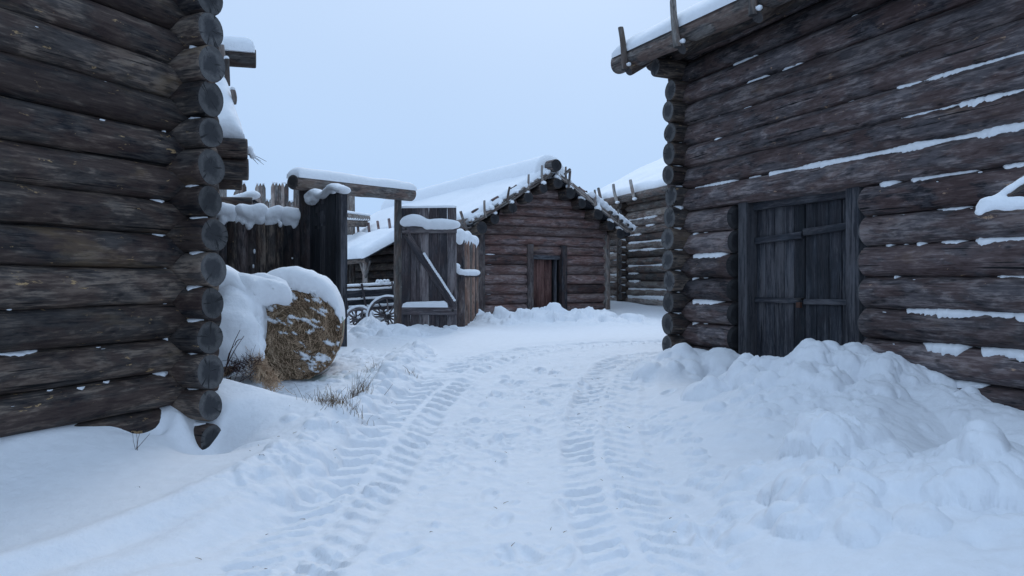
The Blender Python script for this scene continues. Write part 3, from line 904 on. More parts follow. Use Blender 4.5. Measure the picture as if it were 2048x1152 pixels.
slab_snow('roof_snow', eave + Vector((.02, .05, .15)), (1, 0, 0), vdir, 4.4, vdir.length * .86, .22, bh, 6, edge=.22, wob=.05, amp=.4, edgeV=.2, frq=1.8)
for f, ln_ in ((.30, .22), (.50, .42), (.68, .40), (.84, .42)):
    p = eave + vdir * f + Vector((.06 - .04 * f, .02, .2))
    pg = log('roof_peg', p, p + Vector((.01, .05, ln_)), .042, .04, bh, 'pole_grey', 'end_mid', k=10)
    blob('snow_cap', [(p.x + .01, p.y + .05, p.z + ln_ + .01, .042, 1, 1, .9)], bh, .02, 5, .004)
bp = eave + vdir * .42 + Vector((.03, -.02, .06)); beam('verge_board', bp, bp + vdir * .22 + Vector((0.05, 0, .06)), .1, .05, bh, 'plank_grey')
blades('brush', [(eave + Vector((.05, -.25, .0)), eave + Vector((-.10 - .12 * i / 3, -.35, -.12 - .05 * (i % 2))), .014, (0, 0, .02)) for i in range(5)], 'twig', bh)
blob('snow_cap', [(eave.x - .02, eave.y - .25, eave.z + .03, .07, .8, 1, .9), (eave.x - .06, eave.y - .3, eave.z - .05, .05)], bh, .025, 7, .008)
for k in range(10):
    zz = low.z - .30 * (k + 1)
    if zz < .1: break
    log('wall_log', (low.x + .75, low.y - .2, zz), (low.x + 4.5, low.y - .2, zz), .16, .16, bh, 'log_dark', 'end_dark')
    log('wall_log', (low.x + 1.0, low.y + .1, zz + .15), (low.x + 1.0, low.y - 4.0, zz + .15), .16, .16, bh, 'log_dark', 'end_dark')
for f in (0, 1):
    zz = low.z - .15
    log('purlin', (low.x + .1, low.y - .2 - 3.6 * f, zz), (low.x + 4.5, low.y - .2 - 3.6 * f, zz), .14, .14, bh, 'log_dark', 'end_mid')
# gable triangle carrying the ridge
for k in range(7):
    hw = 1.9 * (1 - k / 7)
    zz = low.z + .02 + k * .3
    log('gable_log', (low.x + 1.0, ridge.y - hw, zz), (low.x + 1.0, ridge.y + hw, zz), .15, .15, bh, 'log_dark', 'end_dark')

# ================================================================== PALISADES
def palisade(name, label, p0, p1, n, zt, r, mats, seed, tall=None, point=.16, cap=True):
    rs = random.Random(seed)
    root = empty(name, (p0[0], p0[1], 0), 0, label, 'palisade')
    caps = []
    for i in range(n):
        u = i / max(1, n - 1)
        x = (p1[0] - p0[0]) * u; y_ = (p1[1] - p0[1]) * u + rs.uniform(-.02, .02)
        top = zt[0] + (zt[1] - zt[0]) * u + rs.uniform(-.05, .06)
        if tall: top += tall(i)
        g = gz(p0[0] + x, p0[1] + y_) - .25
        log('stake', (x, y_, g), (x + rs.uniform(-.02, .02), y_ + rs.uniform(-.03, .03), top), r * rs.uniform(.95, 1.08), r * rs.uniform(.88, 1.0), root, rs.choice(mats), 'end_mid', point=point, k=14, n=10, lump=.04)
        caps.append((x, y_, top))
    return root, caps


nl, caps = palisade('palisade', 'short palisade of thick dark pointed stakes left of the gate, heavy snow on its tips', at(446, 440, 13.9)[:2], at(594, 440, 14.35)[:2], 9, (2.86, 2.80), .135, ['stake_dark', 'stake_dark', 'stake_dark', 'log_dark'], 3)
rs = random.Random(4); el = []
for i, (x, y_, z_) in enumerate(caps):
    el.append((x, y_ - .03, z_ + .03, .15 * rs.uniform(.85, 1.15), 1.0, 1.25, 1.1))
    if i % 3 != 1: el.append((x + rs.uniform(-.05, .05), y_ - .10, z_ - .10 - rs.uniform(0, .10), .075, 1.1, .8, 1.2))
for g0, g1 in ((0, 2), (2, 5), (5, 7), (7, 9)):
    e2_ = []
    for i in range(g0, g1):
        x, y_, z_ = caps[i]; r_ = .15 * rs.uniform(.85, 1.15)
        e2_.append((x, y_ - .03, z_ + .01 + rs.uniform(-.03, .05), r_, 1.1, 1.2, .95))
        e2_.append((x + rs.uniform(-.05, .05), y_ - .09, z_ - .07 - rs.uniform(0, .1), .08, 1.0, .8, 1.2))
        if i % 4 == 2: e2_.append((x + .06, y_ - .12, z_ - .19, .045, .8, .8, 1.5))
    blob('snow_cap', e2_, nl, .03, 11 + g0, .022, 7)
blob('snow_patch', [(caps[4][0] - .07, caps[4][1] - .14, 2.14, .035, .7, .6, 1.6), (caps[4][0] - .09, caps[4][1] - .14, 1.86, .03, .7, .6, 1.5), (caps[6][0] + .02, caps[6][1] - .14, 1.68, .038, .8, .6, 1.7), (caps[8][0] - .05, caps[8][1] - .15, 2.02, .018)], nl, .02, 3, .004)

nr, caps = palisade('palisade', 'short run of brown stakes between the plank gate leaf and the cottage', at(920, 470, 18.6)[:2], at(948, 475, 20.5)[:2], 7, (2.72, 2.66), .125, ['stake_warm', 'stake_dark', 'stake_warm', 'log_grey'], 13)
el = []
for i, (x, y_, z_) in enumerate(caps):
    el.append((x, y_ - .02, z_ - .02, .125, 1, 1, 1.25)); el.append((x, y_ - .1, z_ - .16, .08, 1, 1, 1.4))
for i, (x, y_, z_) in enumerate(caps):
    blob('snow_cap', [(x, y_ - .02, z_ - .02 + .03 * (i % 2), .125 * (.9 + .2 * (i % 3 == 0)), 1, 1, 1.2), (x, y_ - .1, z_ - .15, .08, 1, 1, 1.4)], nr, .035, 12 + i, .012)
log('rail', (-.12, -.20, 1.74), (.46, .7, 1.74), .06, .06, nr, 'stake_dark', 'end_mid')
blob('snow_strip', [(-.10 + .08 * i, -.20 + .085 * i, 1.85 - .03 * min(i, 2) + (.10 if i == 0 else 0), .10, 1.2, 1.1, .75) for i in range(7)], nr, .035, 5, .012)

cren = [0, 0, 0, -.72, -.75, -.7, 0, 0, 0, -.74, -.7, -.74, .0, .0, .0, -.74, -.7, 0, 0, 0, 0, 0, -.7, -.75]
fp, caps = palisade('palisade', 'tall distant grey palisade with stepped pointed battlements against the sky', at(436, 360, 31)[:2], at(706, 362, 33)[:2], 44, (5.75, 5.85), .098, ['pole_grey', 'log_grey', 'log_grey'], 23, tall=lambda i: cren[(i * 1) % 24] if i < 30 else 0, point=.22)
el = [(x, y_ - .02, z_ - .02, .06, 1, 1, .8) for i, (x, y_, z_) in enumerate(caps) if i % 3 != 1]
blob('snow_cap', el, fp, .035, 12, .006)
a_ = at(690, 432, 30); b_ = at(735, 437, 33)
log('walkway_beam', Vector(a_) - Vector(fp.location), Vector(b_) - Vector(fp.location), .14, .14, fp, 'pole_grey', 'end_mid')
a_ = at(688, 447, 30); b_ = at(730, 447, 33)
log('walkway_beam', Vector(a_) - Vector(fp.location), Vector(b_) - Vector(fp.location), .16, .16, fp, 'log_dark', 'end_mid')
for k in range(2):
    a_ = at(690, 427 + 13 * k, 30); b_ = at(735, 433 + 9 * k, 33)
    sv = [(Vector(a_).lerp(Vector(b_), j / 10) - Vector(fp.location)) for j in range(11)]
    blob('snow_strip', [(v.x, v.y, v.z + .06, .10, 1.6, 1.5, .7) for v in sv], fp, .05, k, .01)

# little roof whose ridge log shows over the near palisade
ls = empty('shed', (at(470, 400, 16)[0], 16.0, 0), 0, 'low shed ridge with snow and a dark round log end above the near palisade', 'shed')
e1 = at(505, 400, 15.6) - Vector(ls.location); e0 = at(440, 416, 17.5) - Vector(ls.location)
log('ridge_log', e0, e1, .075, .07, ls, 'log_dark', 'end_black', k=14)
blob('snow_cap', [tuple(e0.lerp(e1, j / 10) + Vector((0, 0, .10))) + (.12, 1.4, 1.4, .8) for j in range(11)], ls, .04, 3, .015)
for sgn in (-1, 1):
    d_ = (e1 - e0); p_ = Vector((-d_.y, d_.x, 0)).normalized() * sgn
    plate('roof_boards', [e0, e1, e1 + p_ * 1.1 - Vector((0, 0, .7)), e0 + p_ * 1.1 - Vector((0, 0, .7))], .04, (0, 0, 1), 'plank_dark', ls)
    for q in (e0, e1):
        b_ = q + p_ * .9 - Vector((0, 0, .6)); log('post', (b_.x, b_.y, .2), b_, .07, .07, ls, 'log_dark')
log('roof_peg', e0.lerp(e1, .55) + Vector((0, -.1, .0)), e0.lerp(e1, .55) + Vector((0, -.1, .26)), .025, .02, ls, 'pole_grey', k=8)

# ================================================================== GATE
gt = empty('wooden_gate', (-3.3, 15.6, 0), 0, 'open wooden gate: log lintel under snow on posts, one dark and one braced plank leaf', 'gate')
GO = Vector(gt.location)
pl = at(610, 560, 14.3); pr = at(796, 560, 17.0)
log('post', (pl.x - GO.x, pl.y - GO.y, .1), (pl.x - GO.x, pl.y - GO.y, 3.38), .13, .12, gt, 'stake_dark', 'end_mid')
log('post', (pr.x - GO.x, pr.y - GO.y, .1), (pr.x - GO.x, pr.y - GO.y, 3.47), .095, .085, gt, 'pole_grey', 'end_mid', lump=.05)
la = at(585, 364, 13.95) - GO; lb = at(823, 389, 17.3) - GO
log('lintel', la, lb, .15, .15, gt, 'log_grey', 'end_mid', bend=.03, lump=.05)
ld = (lb - la).normalized(); lu_ = Vector((-ld.y, ld.x, 0)).normalized()
slab_snow('lintel_snow', la + Vector((0, 0, .10)) - lu_ * .165, ld, lu_, (lb - la).length, .33, .19, gt, 3, edge=.2, wob=.012, amp=.25, edgeV=.15)
# dark leaf, swung towards the viewer
h0 = at(622, 560, 14.15); h1 = at(685, 560, 12.95); h0.z = h1.z = 0
dv = (h1 - h0); wl = dv.length; du = dv.normalized(); nv_ = Vector((-du.y, du.x, 0))
lf = empty('gate_leaf', h0 - GO, math.atan2(dv.y, dv.x)); lf.parent = gt
tag(lf, 'dark plank leaf with small square holes, seen edge-on beside the hay bale')
npl = 6; w = wl / npl
for i in range(npl):
    zt = 3.14 + .02 * (i % 2)
    x_ = w * (i + .5)
    if i in (1, 2):     # planks pierced by the peep holes
        parts = [(.35, 2.55), (2.62, 2.78), (2.86, 2.98), (3.05, zt)] if i == 1 else [(.35, 2.60), (2.66, 2.80), (2.88, 3.0), (3.06, zt)]
        for (a, b) in parts: beam('plank', (x_, 0, a), (x_, 0, b), w - .004, .045, lf, 'plank_dark', yaxis=(1, 0, 0))
        for dx_ in (-.08, 0.02, .09):
            beam('plank', (x_ + dx_, .005, 2.5), (x_ + dx_, .005, 3.08), .05, .04, lf, 'plank_dark', yaxis=(1, 0, 0))
    else:
        beam('plank', (x_, rs.uniform(-.005, .005), .35), (x_, 0, zt), w - .006, .045, lf, 'plank_dark', yaxis=(1, 0, 0))
beam('edge_post', (wl + .02, 0, .15), (wl + .02, 0, 3.2), .10, .12, lf, 'plank_dark', yaxis=(1, 0, 0))
for zz in (.9, 2.3): beam('batten', (.05, .05, zz), (wl, .05, zz), .05, .14, lf, 'plank_dark')
blob('snow_cap', [(.0 + (wl + .06) * j / 12, -.0, 3.20 + .05 * math.sin(j * .9) + .02 * j / 12, .085, 1.3, 1.5, .8) for j in range(13)] + [(.06, -.04, 3.13, .10, 1.2, 1, 1.0), (.22, -.05, 3.10, .09, 1.2, 1, 1), (.38, -.05, 3.12, .08, 1.2, 1, 1)], lf, .035, 8, .012)
# braced leaf, facing the viewer
h0 = at(803, 560, 16.92); h1 = at(913, 560, 16.80); h0.z = h1.z = 0
dv = (h1 - h0); wl = dv.length
lf = empty('gate_leaf', h0 - GO, math.atan2(dv.y, dv.x)); lf.parent = gt
tag(lf, 'brown plank leaf with diagonal brace and snow on its crossbars')
npl = 6; w = wl / npl
for i in range(npl):
    beam('plank', (w * (i + .5), rs.uniform(-.004, .004), .38), (w * (i + .5), rs.uniform(-.004, .004), 3.27 + rs.uniform(-.008, .012)), w - .007, .04, lf, 'plank_grey', yaxis=(1, 0, 0))
b1 = beam('crossbar', (.03, -.045, 2.76), (wl + .01, -.045, 2.755), .05, .19, lf, 'plank_grey')
b2 = beam('crossbar', (.03, -.045, .90), (wl + .01, -.045, .905), .05, .20, lf, 'plank_grey')
beam('brace', (.12, -.047, 2.66), (wl - .05, -.047, .99), .05, .16, lf, 'plank_grey')
for (x_, z_) in ((.12, 2.76), (.15, 2.62), (wl - .07, .91)):
    log('peg', (x_, -.066, z_), (x_, -.085, z_), .03, .03, lf, 'pole_grey', 'end_mid', k=10, n=3)
blob('snow_cap', [(.04 + wl * f, -.085, z_, r_, 1.3, .8, 1) for f, z_, r_ in ((.03, 2.90, .07), (.08, 2.93, .10), (.15, 2.96, .115), (.22, 2.965, .12), (.29, 2.95, .11), (.36, 2.92, .095), (.43, 2.89, .085), (.50, 2.88, .085), (.57, 2.885, .095), (.64, 2.885, .10), (.71, 2.88, .10), (.78, 2.875, .095), (.85, 2.87, .09), (.92, 2.86, .085), (.98, 2.85, .07))] + [(.04 + wl * f, -.095, 2.80, .055, 1.4, .6, 1) for f in (.45, .52, .6, .68, .75, .82, .9)], lf, .03, 4, .010)
slab_snow('snow_cap', (.04, -.13, 1.0), (1, 0, 0), (0, 1, 0), wl - .22, .12, .10, lf, 5, edge=.12, wob=.008, amp=.5, edgeV=.06, frq=2)
slab_snow('snow_cap', (0, -.04, 3.26), (1, 0, 0), (0, 1, 0), wl, .08, .04, lf, 6, edge=.05, wob=.006, amp=.8, edgeV=.04, frq=3)
dd = Vector((wl - .17, 0, -1.67)).normalized()
nb = Vector((-dd.z, 0, dd.x))
blob('snow_strip', [tuple(Vector((.12, -.055, 2.66)) + dd * s_ + nb * .092) + (.034, 1, .9, 1) for s_ in np.arange(.62, 1.93, .06)], lf, .022, 7, .008)
blob('snow_patch', [(rs.uniform(.1, wl), -.03, .44 + rs.uniform(0, .12), rs.uniform(.03, .075), 1.2, .6, .8) for _ in range(22)], lf, .022, 9, .01)

# ================================================================== GABLED COTTAGE
g1 = np.array([.866, .5]); g2 = np.array([-.5, .866])
ct = empty('log_cottage', (-1.04, 24.0, 0), math.atan2(.5, .866), 'small gabled log cottage facing the yard, thick snow on its roof', 'cottage')
cw, cl = 5.05, 14.0
rs = random.Random(31)
spc = .325; z = .32; k = 0
ridge_s, ridge_z, tanr = 2.50, 5.12, .60
DS0, DS1 = 1.70, 3.28
while z < 4.95:
    r = .172 * rs.uniform(.96, 1.05)
    half = (ridge_z - .12 - z) / tanr
    a = max(.02, ridge_s - half); b = min(cw - .02, ridge_s + half)
    dz = -.03
    if z < 2.55:
        segs = [(a, DS0 + .06), (DS1 - .06, b)]
    else: segs = [(a, b)]
    for (p, q) in segs:
        if q - p < .15: continue
        lg = log('wall_log', (p, 0, z), (q, 0, z), r, r * rs.uniform(.94, 1.04), ct, 'log_reddish', 'end_mid', bend=.012, lump=.04)
        if q < 2 and rs.random() < .6: ledge(lg, .12, .12 + rs.uniform(.08, .5), -1, .1, .5, .02)
    z += spc; k += 1
for k in range(11):
    zz = .45 + spc * k
    if zz > 3.4: break
    log('wall_log', (0.1, .15, zz), (0.1, cl, zz), .17, .17, ct, 'log_dark', 'end_dark')
    log('wall_log', (cw - .1, .15, zz), (cw - .1, cl, zz), .17, .17, ct, 'log_dark', 'end_dark')
log('corner_post', (.0, -.05, .1), (.0, -.05, 3.25), .16, .15, ct, 'stake_dark', 'end_mid')
log('corner_post', (cw - .02, -.08, .1), (cw - .02, -.08, 3.2), .15, .14, ct, 'log_grey', 'end_mid')
beam('door_jamb', (DS0 + .11, -.10, .2), (DS0 + .11, -.10, 2.80), .22, .22, ct, 'stake_dark', yaxis=(1, 0, 0))
beam('door_jamb', (DS1 - .11, -.10, .2), (DS1 - .11, -.10, 2.78), .22, .22, ct, 'stake_dark', yaxis=(1, 0, 0))
beam('door_lintel', (DS0 + .22, -.02, 2.42), (DS1 - .22, -.02, 2.42), .10, .24, ct, 'plank_dark')
beam('door_lintel', (DS0 + .22, -.05, 2.585), (DS1 - .22, -.05, 2.585), .14, .05, ct, 'plank_grey')
plate('door_backing', [(DS0, .22, 0), (DS1, .22, 0), (DS1, .22, 2.6), (DS0, .22, 2.6)], .02, (0, 1, 0), 'void', ct)
dl_ = empty('door', (DS0 + .22, .12, 0)); dl_.parent = ct
for i in range(3):
    w = .305
    beam('plank', (w * (i + .5), 0, .3), (w * (i + .5), 0, 2.3), w - .006, .04, dl_, 'plank_red', yaxis=(1, 0, 0))
beam('plank', (1.02, -.06, .3), (1.02, -.06, 2.3), .10, .12, dl_, 'plank_dark', yaxis=(1, 0, 0))
beam('threshold', (DS0 + .2, -.12, .62), (DS1 - .2, -.12, .62), .2, .12, ct, 'plank_grey')
# purlins with round ends along both verges
zoff = -.16
for s_, big in ((-.30, 1), (.22, 0), (.85, 0), (1.45, 0), (2.0, 0), (2.62, 1), (3.12, 1), (3.65, 0), (4.25, 1), (4.85, 0), (5.3, 1)):
    zz = ridge_z - abs(s_ - ridge_s) * tanr - .20
    rr = (.20 if big else .17) * rs.uniform(.95, 1.05)
    ov = .62 + rs.uniform(-.05, .1)
    pgl = log('purlin', (s_, -ov, zz), (s_, cl, zz), rr, rr, ct, 'log_dark', 'end_black', lump=.04)
    if rs.random() < .9:
        blob('snow_cap', [(s_ + rs.uniform(-.04, .04), -ov + .08, zz + rr + .02, .10, 1.1, 1.1, .8)] + ([(s_ + .10, -ov + .06, zz + rr - .03, .08, .9, .9, 1.1), (s_ + .05, -ov + .10, zz + rr + .12, .09, .8, .9, 1.3)] if s_ > 2.3 else []), ct, .04, k, .015)
log('ridge_log', (ridge_s, -.72, ridge_z + .30), (ridge_s, cl + .4, ridge_z + .36), .215, .20, ct, 'log_grey', 'end_black', lump=.03, k=22)
# boards and bark on both slopes, ragged verge
for sg in (-1, 1):
    run = 3.12 if sg < 0 else 3.25
    eo = Vector((ridge_s + sg * run, 0, ridge_z - run * tanr)); Vd = Vector((-sg * run, 0, run * tanr))
    nn = Vector((sg * tanr, 0, 1)).normalized()
    pts = [eo + Vector((0, -.55, 0)), eo + Vector((0, cl + .5, 0)), eo + Vector((0, cl + .5, 0)) + Vd, eo + Vector((0, -.55, 0)) + Vd]
    plate('roof_boards', pts if sg < 0 else pts[::-1], .07, nn, 'plank_dark', ct)
    for j in range(3):      # layered verge timbers
        o3 = nn * (.05 + .055 * j) + Vector((0, -.60 + .03 * j, 0))
        q0 = eo + Vd * (0 + rs.uniform(0, .05)); q1 = eo + Vd * (.5 + rs.uniform(-.04, .04)); q2 = eo + Vd * .98
        beam('verge_board', q0 + o3, q1 + o3, .12, .045, ct, 'pole_grey', rough=.02)
        beam('verge_board', q1 + o3 + Vector((0, -.012, .012)), q2 + o3, .12, .045, ct, 'pole_grey', rough=.02)
    if sg < 0:
        slab_snow('roof_snow', eo + Vector((.02, -.52, .10)), (0, 1, 0), Vd, cl + .9, Vd.length * 1.0, .30, ct, 14, edge=.30, wob=.08, amp=.25, frq=.6, nu=140, nv=40)
    else:
        slab_snow('roof_snow', eo + Vector((-.02, -.52, .10)), (0, 1, 0), Vd, cl + .9, Vd.length * 1.0, .28, ct, 18, edge=.26, wob=.10, amp=.5, frq=1.2, nu=120, nv=40)
        for j in range(5):
            q = eo + Vd * (.04 + .07 * j) + nn * .18
            log('verge_pole', q + Vector((0, -.72 - .05 * (j % 2), 0)), q + Vector((0, .7, 0)), .06, .06, ct, 'pole_grey', 'end_mid', k=10)
        blob('snow_cap', [tuple(eo + Vd * f + nn * .30 + Vector((0, -.55, 0))) + (.13, 1, 1.2, .9) for f in np.arange(0.02, .62, .055)], ct, .05, 6, .03)
    if sg < 0:
        el = []
        for f in np.arange(.03, .98, .045):
            q = eo + Vd * (f + rs.uniform(-.015, .015)) + nn * (.20 + rs.uniform(-.06, .06)) + Vector((0, -.56 + rs.uniform(-.05, .05), 0))
            if rs.random() < .8: el.append(tuple(q) + (rs.uniform(.05, .11), 1, 1, .8))
        blob('snow_cap', el, ct, .045, 6, .03)
    for f in ((.16, .42, .66, .84) if sg < 0 else (.18, .30, .50, .86)):
        q = eo + Vd * f + Vector((0, -.64, 0)) + nn * .02
        log('roof_peg', q, q + Vector((rs.uniform(-.06, .06), -.02, .55)), .042, .036, ct, 'pole_grey', 'end_mid', k=8)
    for f in ((.10, .33, .55) if sg < 0 else (.62, .42)):
        q = eo + Vd * f + nn * .32 + Vector((0, -.35, 0))
        log('verge_knob', q, q + Vd.normalized() * .28, .06, .05, ct, 'log_reddish', 'end_black', k=10)
slab_snow('ridge_snow', (ridge_s - .62, -.36, ridge_z - .06), (0, 1, 0), (1, 0, 0), cl + .9, 1.24, .80, ct, 9, edge=.20, wob=.02, amp=.05, edgeV=.62, nu=90, nv=30)
beam('fork', (ridge_s + .34, -.70, ridge_z + .02), (ridge_s + .56, -.70, ridge_z + .22), .07, .08, ct, 'log_grey')
beam('fork', (ridge_s + .50, -.70, ridge_z - .42), (ridge_s + .56, -.70, ridge_z + .16), .06, .08, ct, 'log_grey')
# curled bark gutter at the left eave
gV = []; gF = []
for i, y_ in enumerate(np.linspace(-.75, 3.0, 8)):
    for j in range(9):
        a = R(100 + 210 * j / 8); gV.append((ridge_s - 3.28 + .16 * math.cos(a), y_, 3.36 + .16 * math.sin(a)))
        gV.append((ridge_s - 3.28 + .13 * math.cos(a), y_, 3.36 + .13 * math.sin(a)))
for i in range(7):
    for j in range(8):
        a = i * 18 + j * 2; gF += [(a, a + 2, a + 20, a + 18), (a + 1, a + 19, a + 21, a + 3)]
for j in range(8): gF.append((j * 2, j * 2 + 1, j * 2 + 3, j * 2 + 2))
mobj('bark_gutter', gV, gF, M['log_grey'], ct)
log('eave_pole', (ridge_s - 3.3, -.2, 3.16), (ridge_s - 3.3, cl, 3.16), .08, .08, ct, 'pole_grey', 'end_mid')
beam('brace', (-.95, -.5, 3.75), (-.62, -.45, 2.95), .06, .07, ct, 'log_grey')
# pegs holding the eave log along the long side
log('eave_log', (ridge_s - 3.18, 3.0, ridge_z - 3.18 * tanr + .16), (ridge_s - 3.18, cl + .4, ridge_z - 3.18 * tanr + .16), .10, .10, ct, 'log_reddish', 'end_mid')
for y_ in (5.9, 7.2, 8.3, 9.7, 11.2, 12.8):
    log('roof_peg', (ridge_s - 3.28, y_, ridge_z - 3.18 * tanr), (ridge_s - 3.36, y_ + .12, ridge_z - 3.18 * tanr + .78), .06, .055, ct, 'log_reddish', 'end_mid', k=8)

# lean-to shelter along the cottage's side
ln = empty('lean_to', ct.location, ct.rotation_euler.z, 'open lean-to with drooping snowy roof behind the cart, seen through the gateway', 'shelter')
la_ = Vector((-.62, 4.0, 3.30)); Vd = Vector((1.95, 0, 1.0))
eo = la_ - Vd
eo = Vector((-2.45, 4.2, 2.42))
slab_snow('roof_snow', eo, (0, 1, 0), (1.85, 0, .98), 10.4, 2.05, .33, ln, 21, edge=.3, wob=.14, amp=.4, frq=.9, nu=110, nv=26)
plate('roof_boards', [eo + Vector((.05, 0, -.06)), eo + Vector((.05, 10.4, -.06)), eo + Vector((1.85, 10.4, .92)), eo + Vector((1.85, 0, .92))], .05, (-.5, 0, 1), 'plank_dark', ln)
log('eave_log', (eo.x + .12, 4.3, eo.z - .12), (eo.x + .12, 14.4, eo.z - .12), .09, .09, ln, 'log_dark', 'end_mid')
for y_ in (4.6, 7.2, 9.6, 12.2, 14.2):
    log('post', (eo.x + .15, y_, .3), (eo.x + .15, y_, 2.30), .10, .09, ln, 'log_grey', 'end_mid')
    for sg in (-1, 1): log('brace', (eo.x + .15, y_, 1.65), (eo.x + .15, y_ + sg * .55, 2.28), .045, .04, ln, 'log_grey', k=8)
for k in range(8):
    log('wall_log', (-.25, 4.3, .5 + .33 * k), (-.25, 14.4, .5 + .33 * k), .165, .165, ln, 'log_dark', 'end_dark')

# ================================================================== FAR LOG HOUSE
fx = np.array([.35, -.937])
fh = empty('log_house', (4.70, 30.0, 0), math.atan2(fx[1], fx[0]), 'distant grey log house between the cottage and the right house, snow along every log', 'log house')
rs = random.Random(41)
for k in range(14):
    z = .80 + .305 * k
    lg = log('wall_log', (.05, 0, z), (9.0, 0, z), .158, .158, fh, 'log_grey', 'end_mid', bend=.01, lump=.04, k=14)
    if k < 11:
        for _ in range(2 if k not in (0, 5, 6) else 0):
            s_ = rs.choice([.1, .1, rs.uniform(.2, 1.6)]); ledge(lg, s_, s_ + rs.uniform(.2, 1.2), -1, .1, .95, .05)
        if k in (0, 1, 4, 6, 7): ledge(lg, .1, 3.2, -1, .1, 1.2 if k == 0 else .95, .07 if k == 0 else .05, ragged=.35)
    lg = log('wall_log', (-3.2, -.0, z - .04), (-.05, 0, z - .04), .155, .155, fh, 'log_grey', 'end_mid', bend=.01, lump=.04, k=14)
    if k < 10 and rs.random() < .85: s_ = rs.choice([.9, 1.3, 1.8]); ledge(lg, s_, s_ + rs.uniform(.4, 1.4), -1, .1, 1.0, .06)
    lg = log('wall_log', (0, -.36, z + .15), (0, 5, z + .15), .15, .15, fh, 'log_dark', 'end_mid', lump=.04, k=14)
    if k < 11: ledge(lg, .02, .30, -1, .05, .8, .04, ragged=.3)
log('corner_post', (-.28, -.2, .5), (-.28, -.2, 4.6), .14, .13, fh, 'log_dark', 'end_mid')
ez2 = 4.86; tan2 = .50
log('eave_log', (-3.1, -.55, ez2 - .05), (9, -.55, ez2 - .05), .15, .15, fh, 'log_grey', 'end_mid', lump=.05)
plate('roof_boards', [(-3.0, -.6, ez2 - .02), (9, -.6, ez2 - .02), (9, 4.4, ez2 - .02 + 5 * tan2), (-3.0, 4.4, ez2 - .02 + 5 * tan2)], .06, (0, -tan2, 1), 'plank_dark', fh)
slab_snow('roof_snow', (-3.05, -.6, ez2 + .08), (1, 0, 0), (0, 1, tan2), 12, 5.3, .26, fh, 31, edge=.3, wob=.08, amp=.3, frq=.7)
for t in (-1.9, -.75, .55, 1.9):
    log('roof_peg', (t, -.78, ez2 - .22), (t - .22, -.84, ez2 + .55), .065, .06, fh, 'pole_grey', 'end_mid', k=8)
    blob('snow_cap', [(t + .04, -.80, ez2 - .20, .09, 1.3, 1, .7)], fh, .04, 2, .01)
log('ridge_log', (-1.3, 4.45, ez2 + 5 * tan2 + .22), (9, 4.45, ez2 + 5 * tan2 + .22), .17, .17, fh, 'log_grey', 'end_mid')
fp2, caps = palisade('palisade', 'few faraway stake tips poking over the distant house roof by the cottage', at(1203, 384, 44)[:2], at(1222, 384, 44)[:2], 6, (6.85, 6.95), .09, ['log_grey'], 53, point=.3)

# ================================================================== CART
cr = empty('hay_cart', tuple(at(737, 560, 19.2))[:2] + (-.10,), R(17), 'old wooden cart with spoked wheels, standing in snow behind the gate', 'cart')
cz = lambda x: .12 + .055 * x       # slight tilt of the body


def wheel(cx, cy, czz, rad, nsp, cov):
    w = empty('wheel', (cx, cy, czz), 0); w.parent = cr; w.rotation_euler = (0, R(8), 0)
    V = []; Fc = []; n = 40; prof = [(rad, -.045), (rad, .045), (rad - .065, .04), (rad - .065, -.04)]
    for i in range(n):
        a = 2 * math.pi * i / n
        for (r_, y_) in prof: V.append((r_ * math.cos(a), y_, r_ * math.sin(a)))
    for i in range(n):
        for j in range(4):
            a = i * 4 + j; b = i * 4 + (j + 1) % 4; c = ((i + 1) % n) * 4
            Fc.append((a, b, c + (j + 1) % 4, c + j))
    mobj('rim', V, Fc, M['plank_grey'], w, None, False)
    for i in range(nsp):
        a = 2 * math.pi * i / nsp + .2
        log('spoke', (.07 * math.cos(a), 0, .07 * math.sin(a)), ((rad - .05) * math.cos(a), 0, (rad - .05) * math.sin(a)), .022, .019, w, 'plank_grey', 'end_mid', k=8, n=3)
    log('hub', (0, .14, 0), (0, -.17, 0), .085, .06, w, 'plank_grey', 'end_mid', k=14, n=4)
    # snow on the rim and hub
    el = [((rad + .012) * math.cos(a), -.01, (rad + .012) * math.sin(a), .032, 1, 1.5, 1) for a in np.arange(R(25), R(200), .085)]
    blob('snow_strip', el, w, .02, 2, .006)
    el = [((rad - .08) * math.cos(a), -.03, (rad - .08) * math.sin(a), .03, 1.3, .7, 1) for a in np.concatenate([np.arange(R(170), R(225), .1), np.arange(R(40), R(75), .09)])] + [(-.03, -.07, .08, .05, 1, 1.2, .8)]
    blob('snow_patch', el, w, .02, 3, .006)
    return w


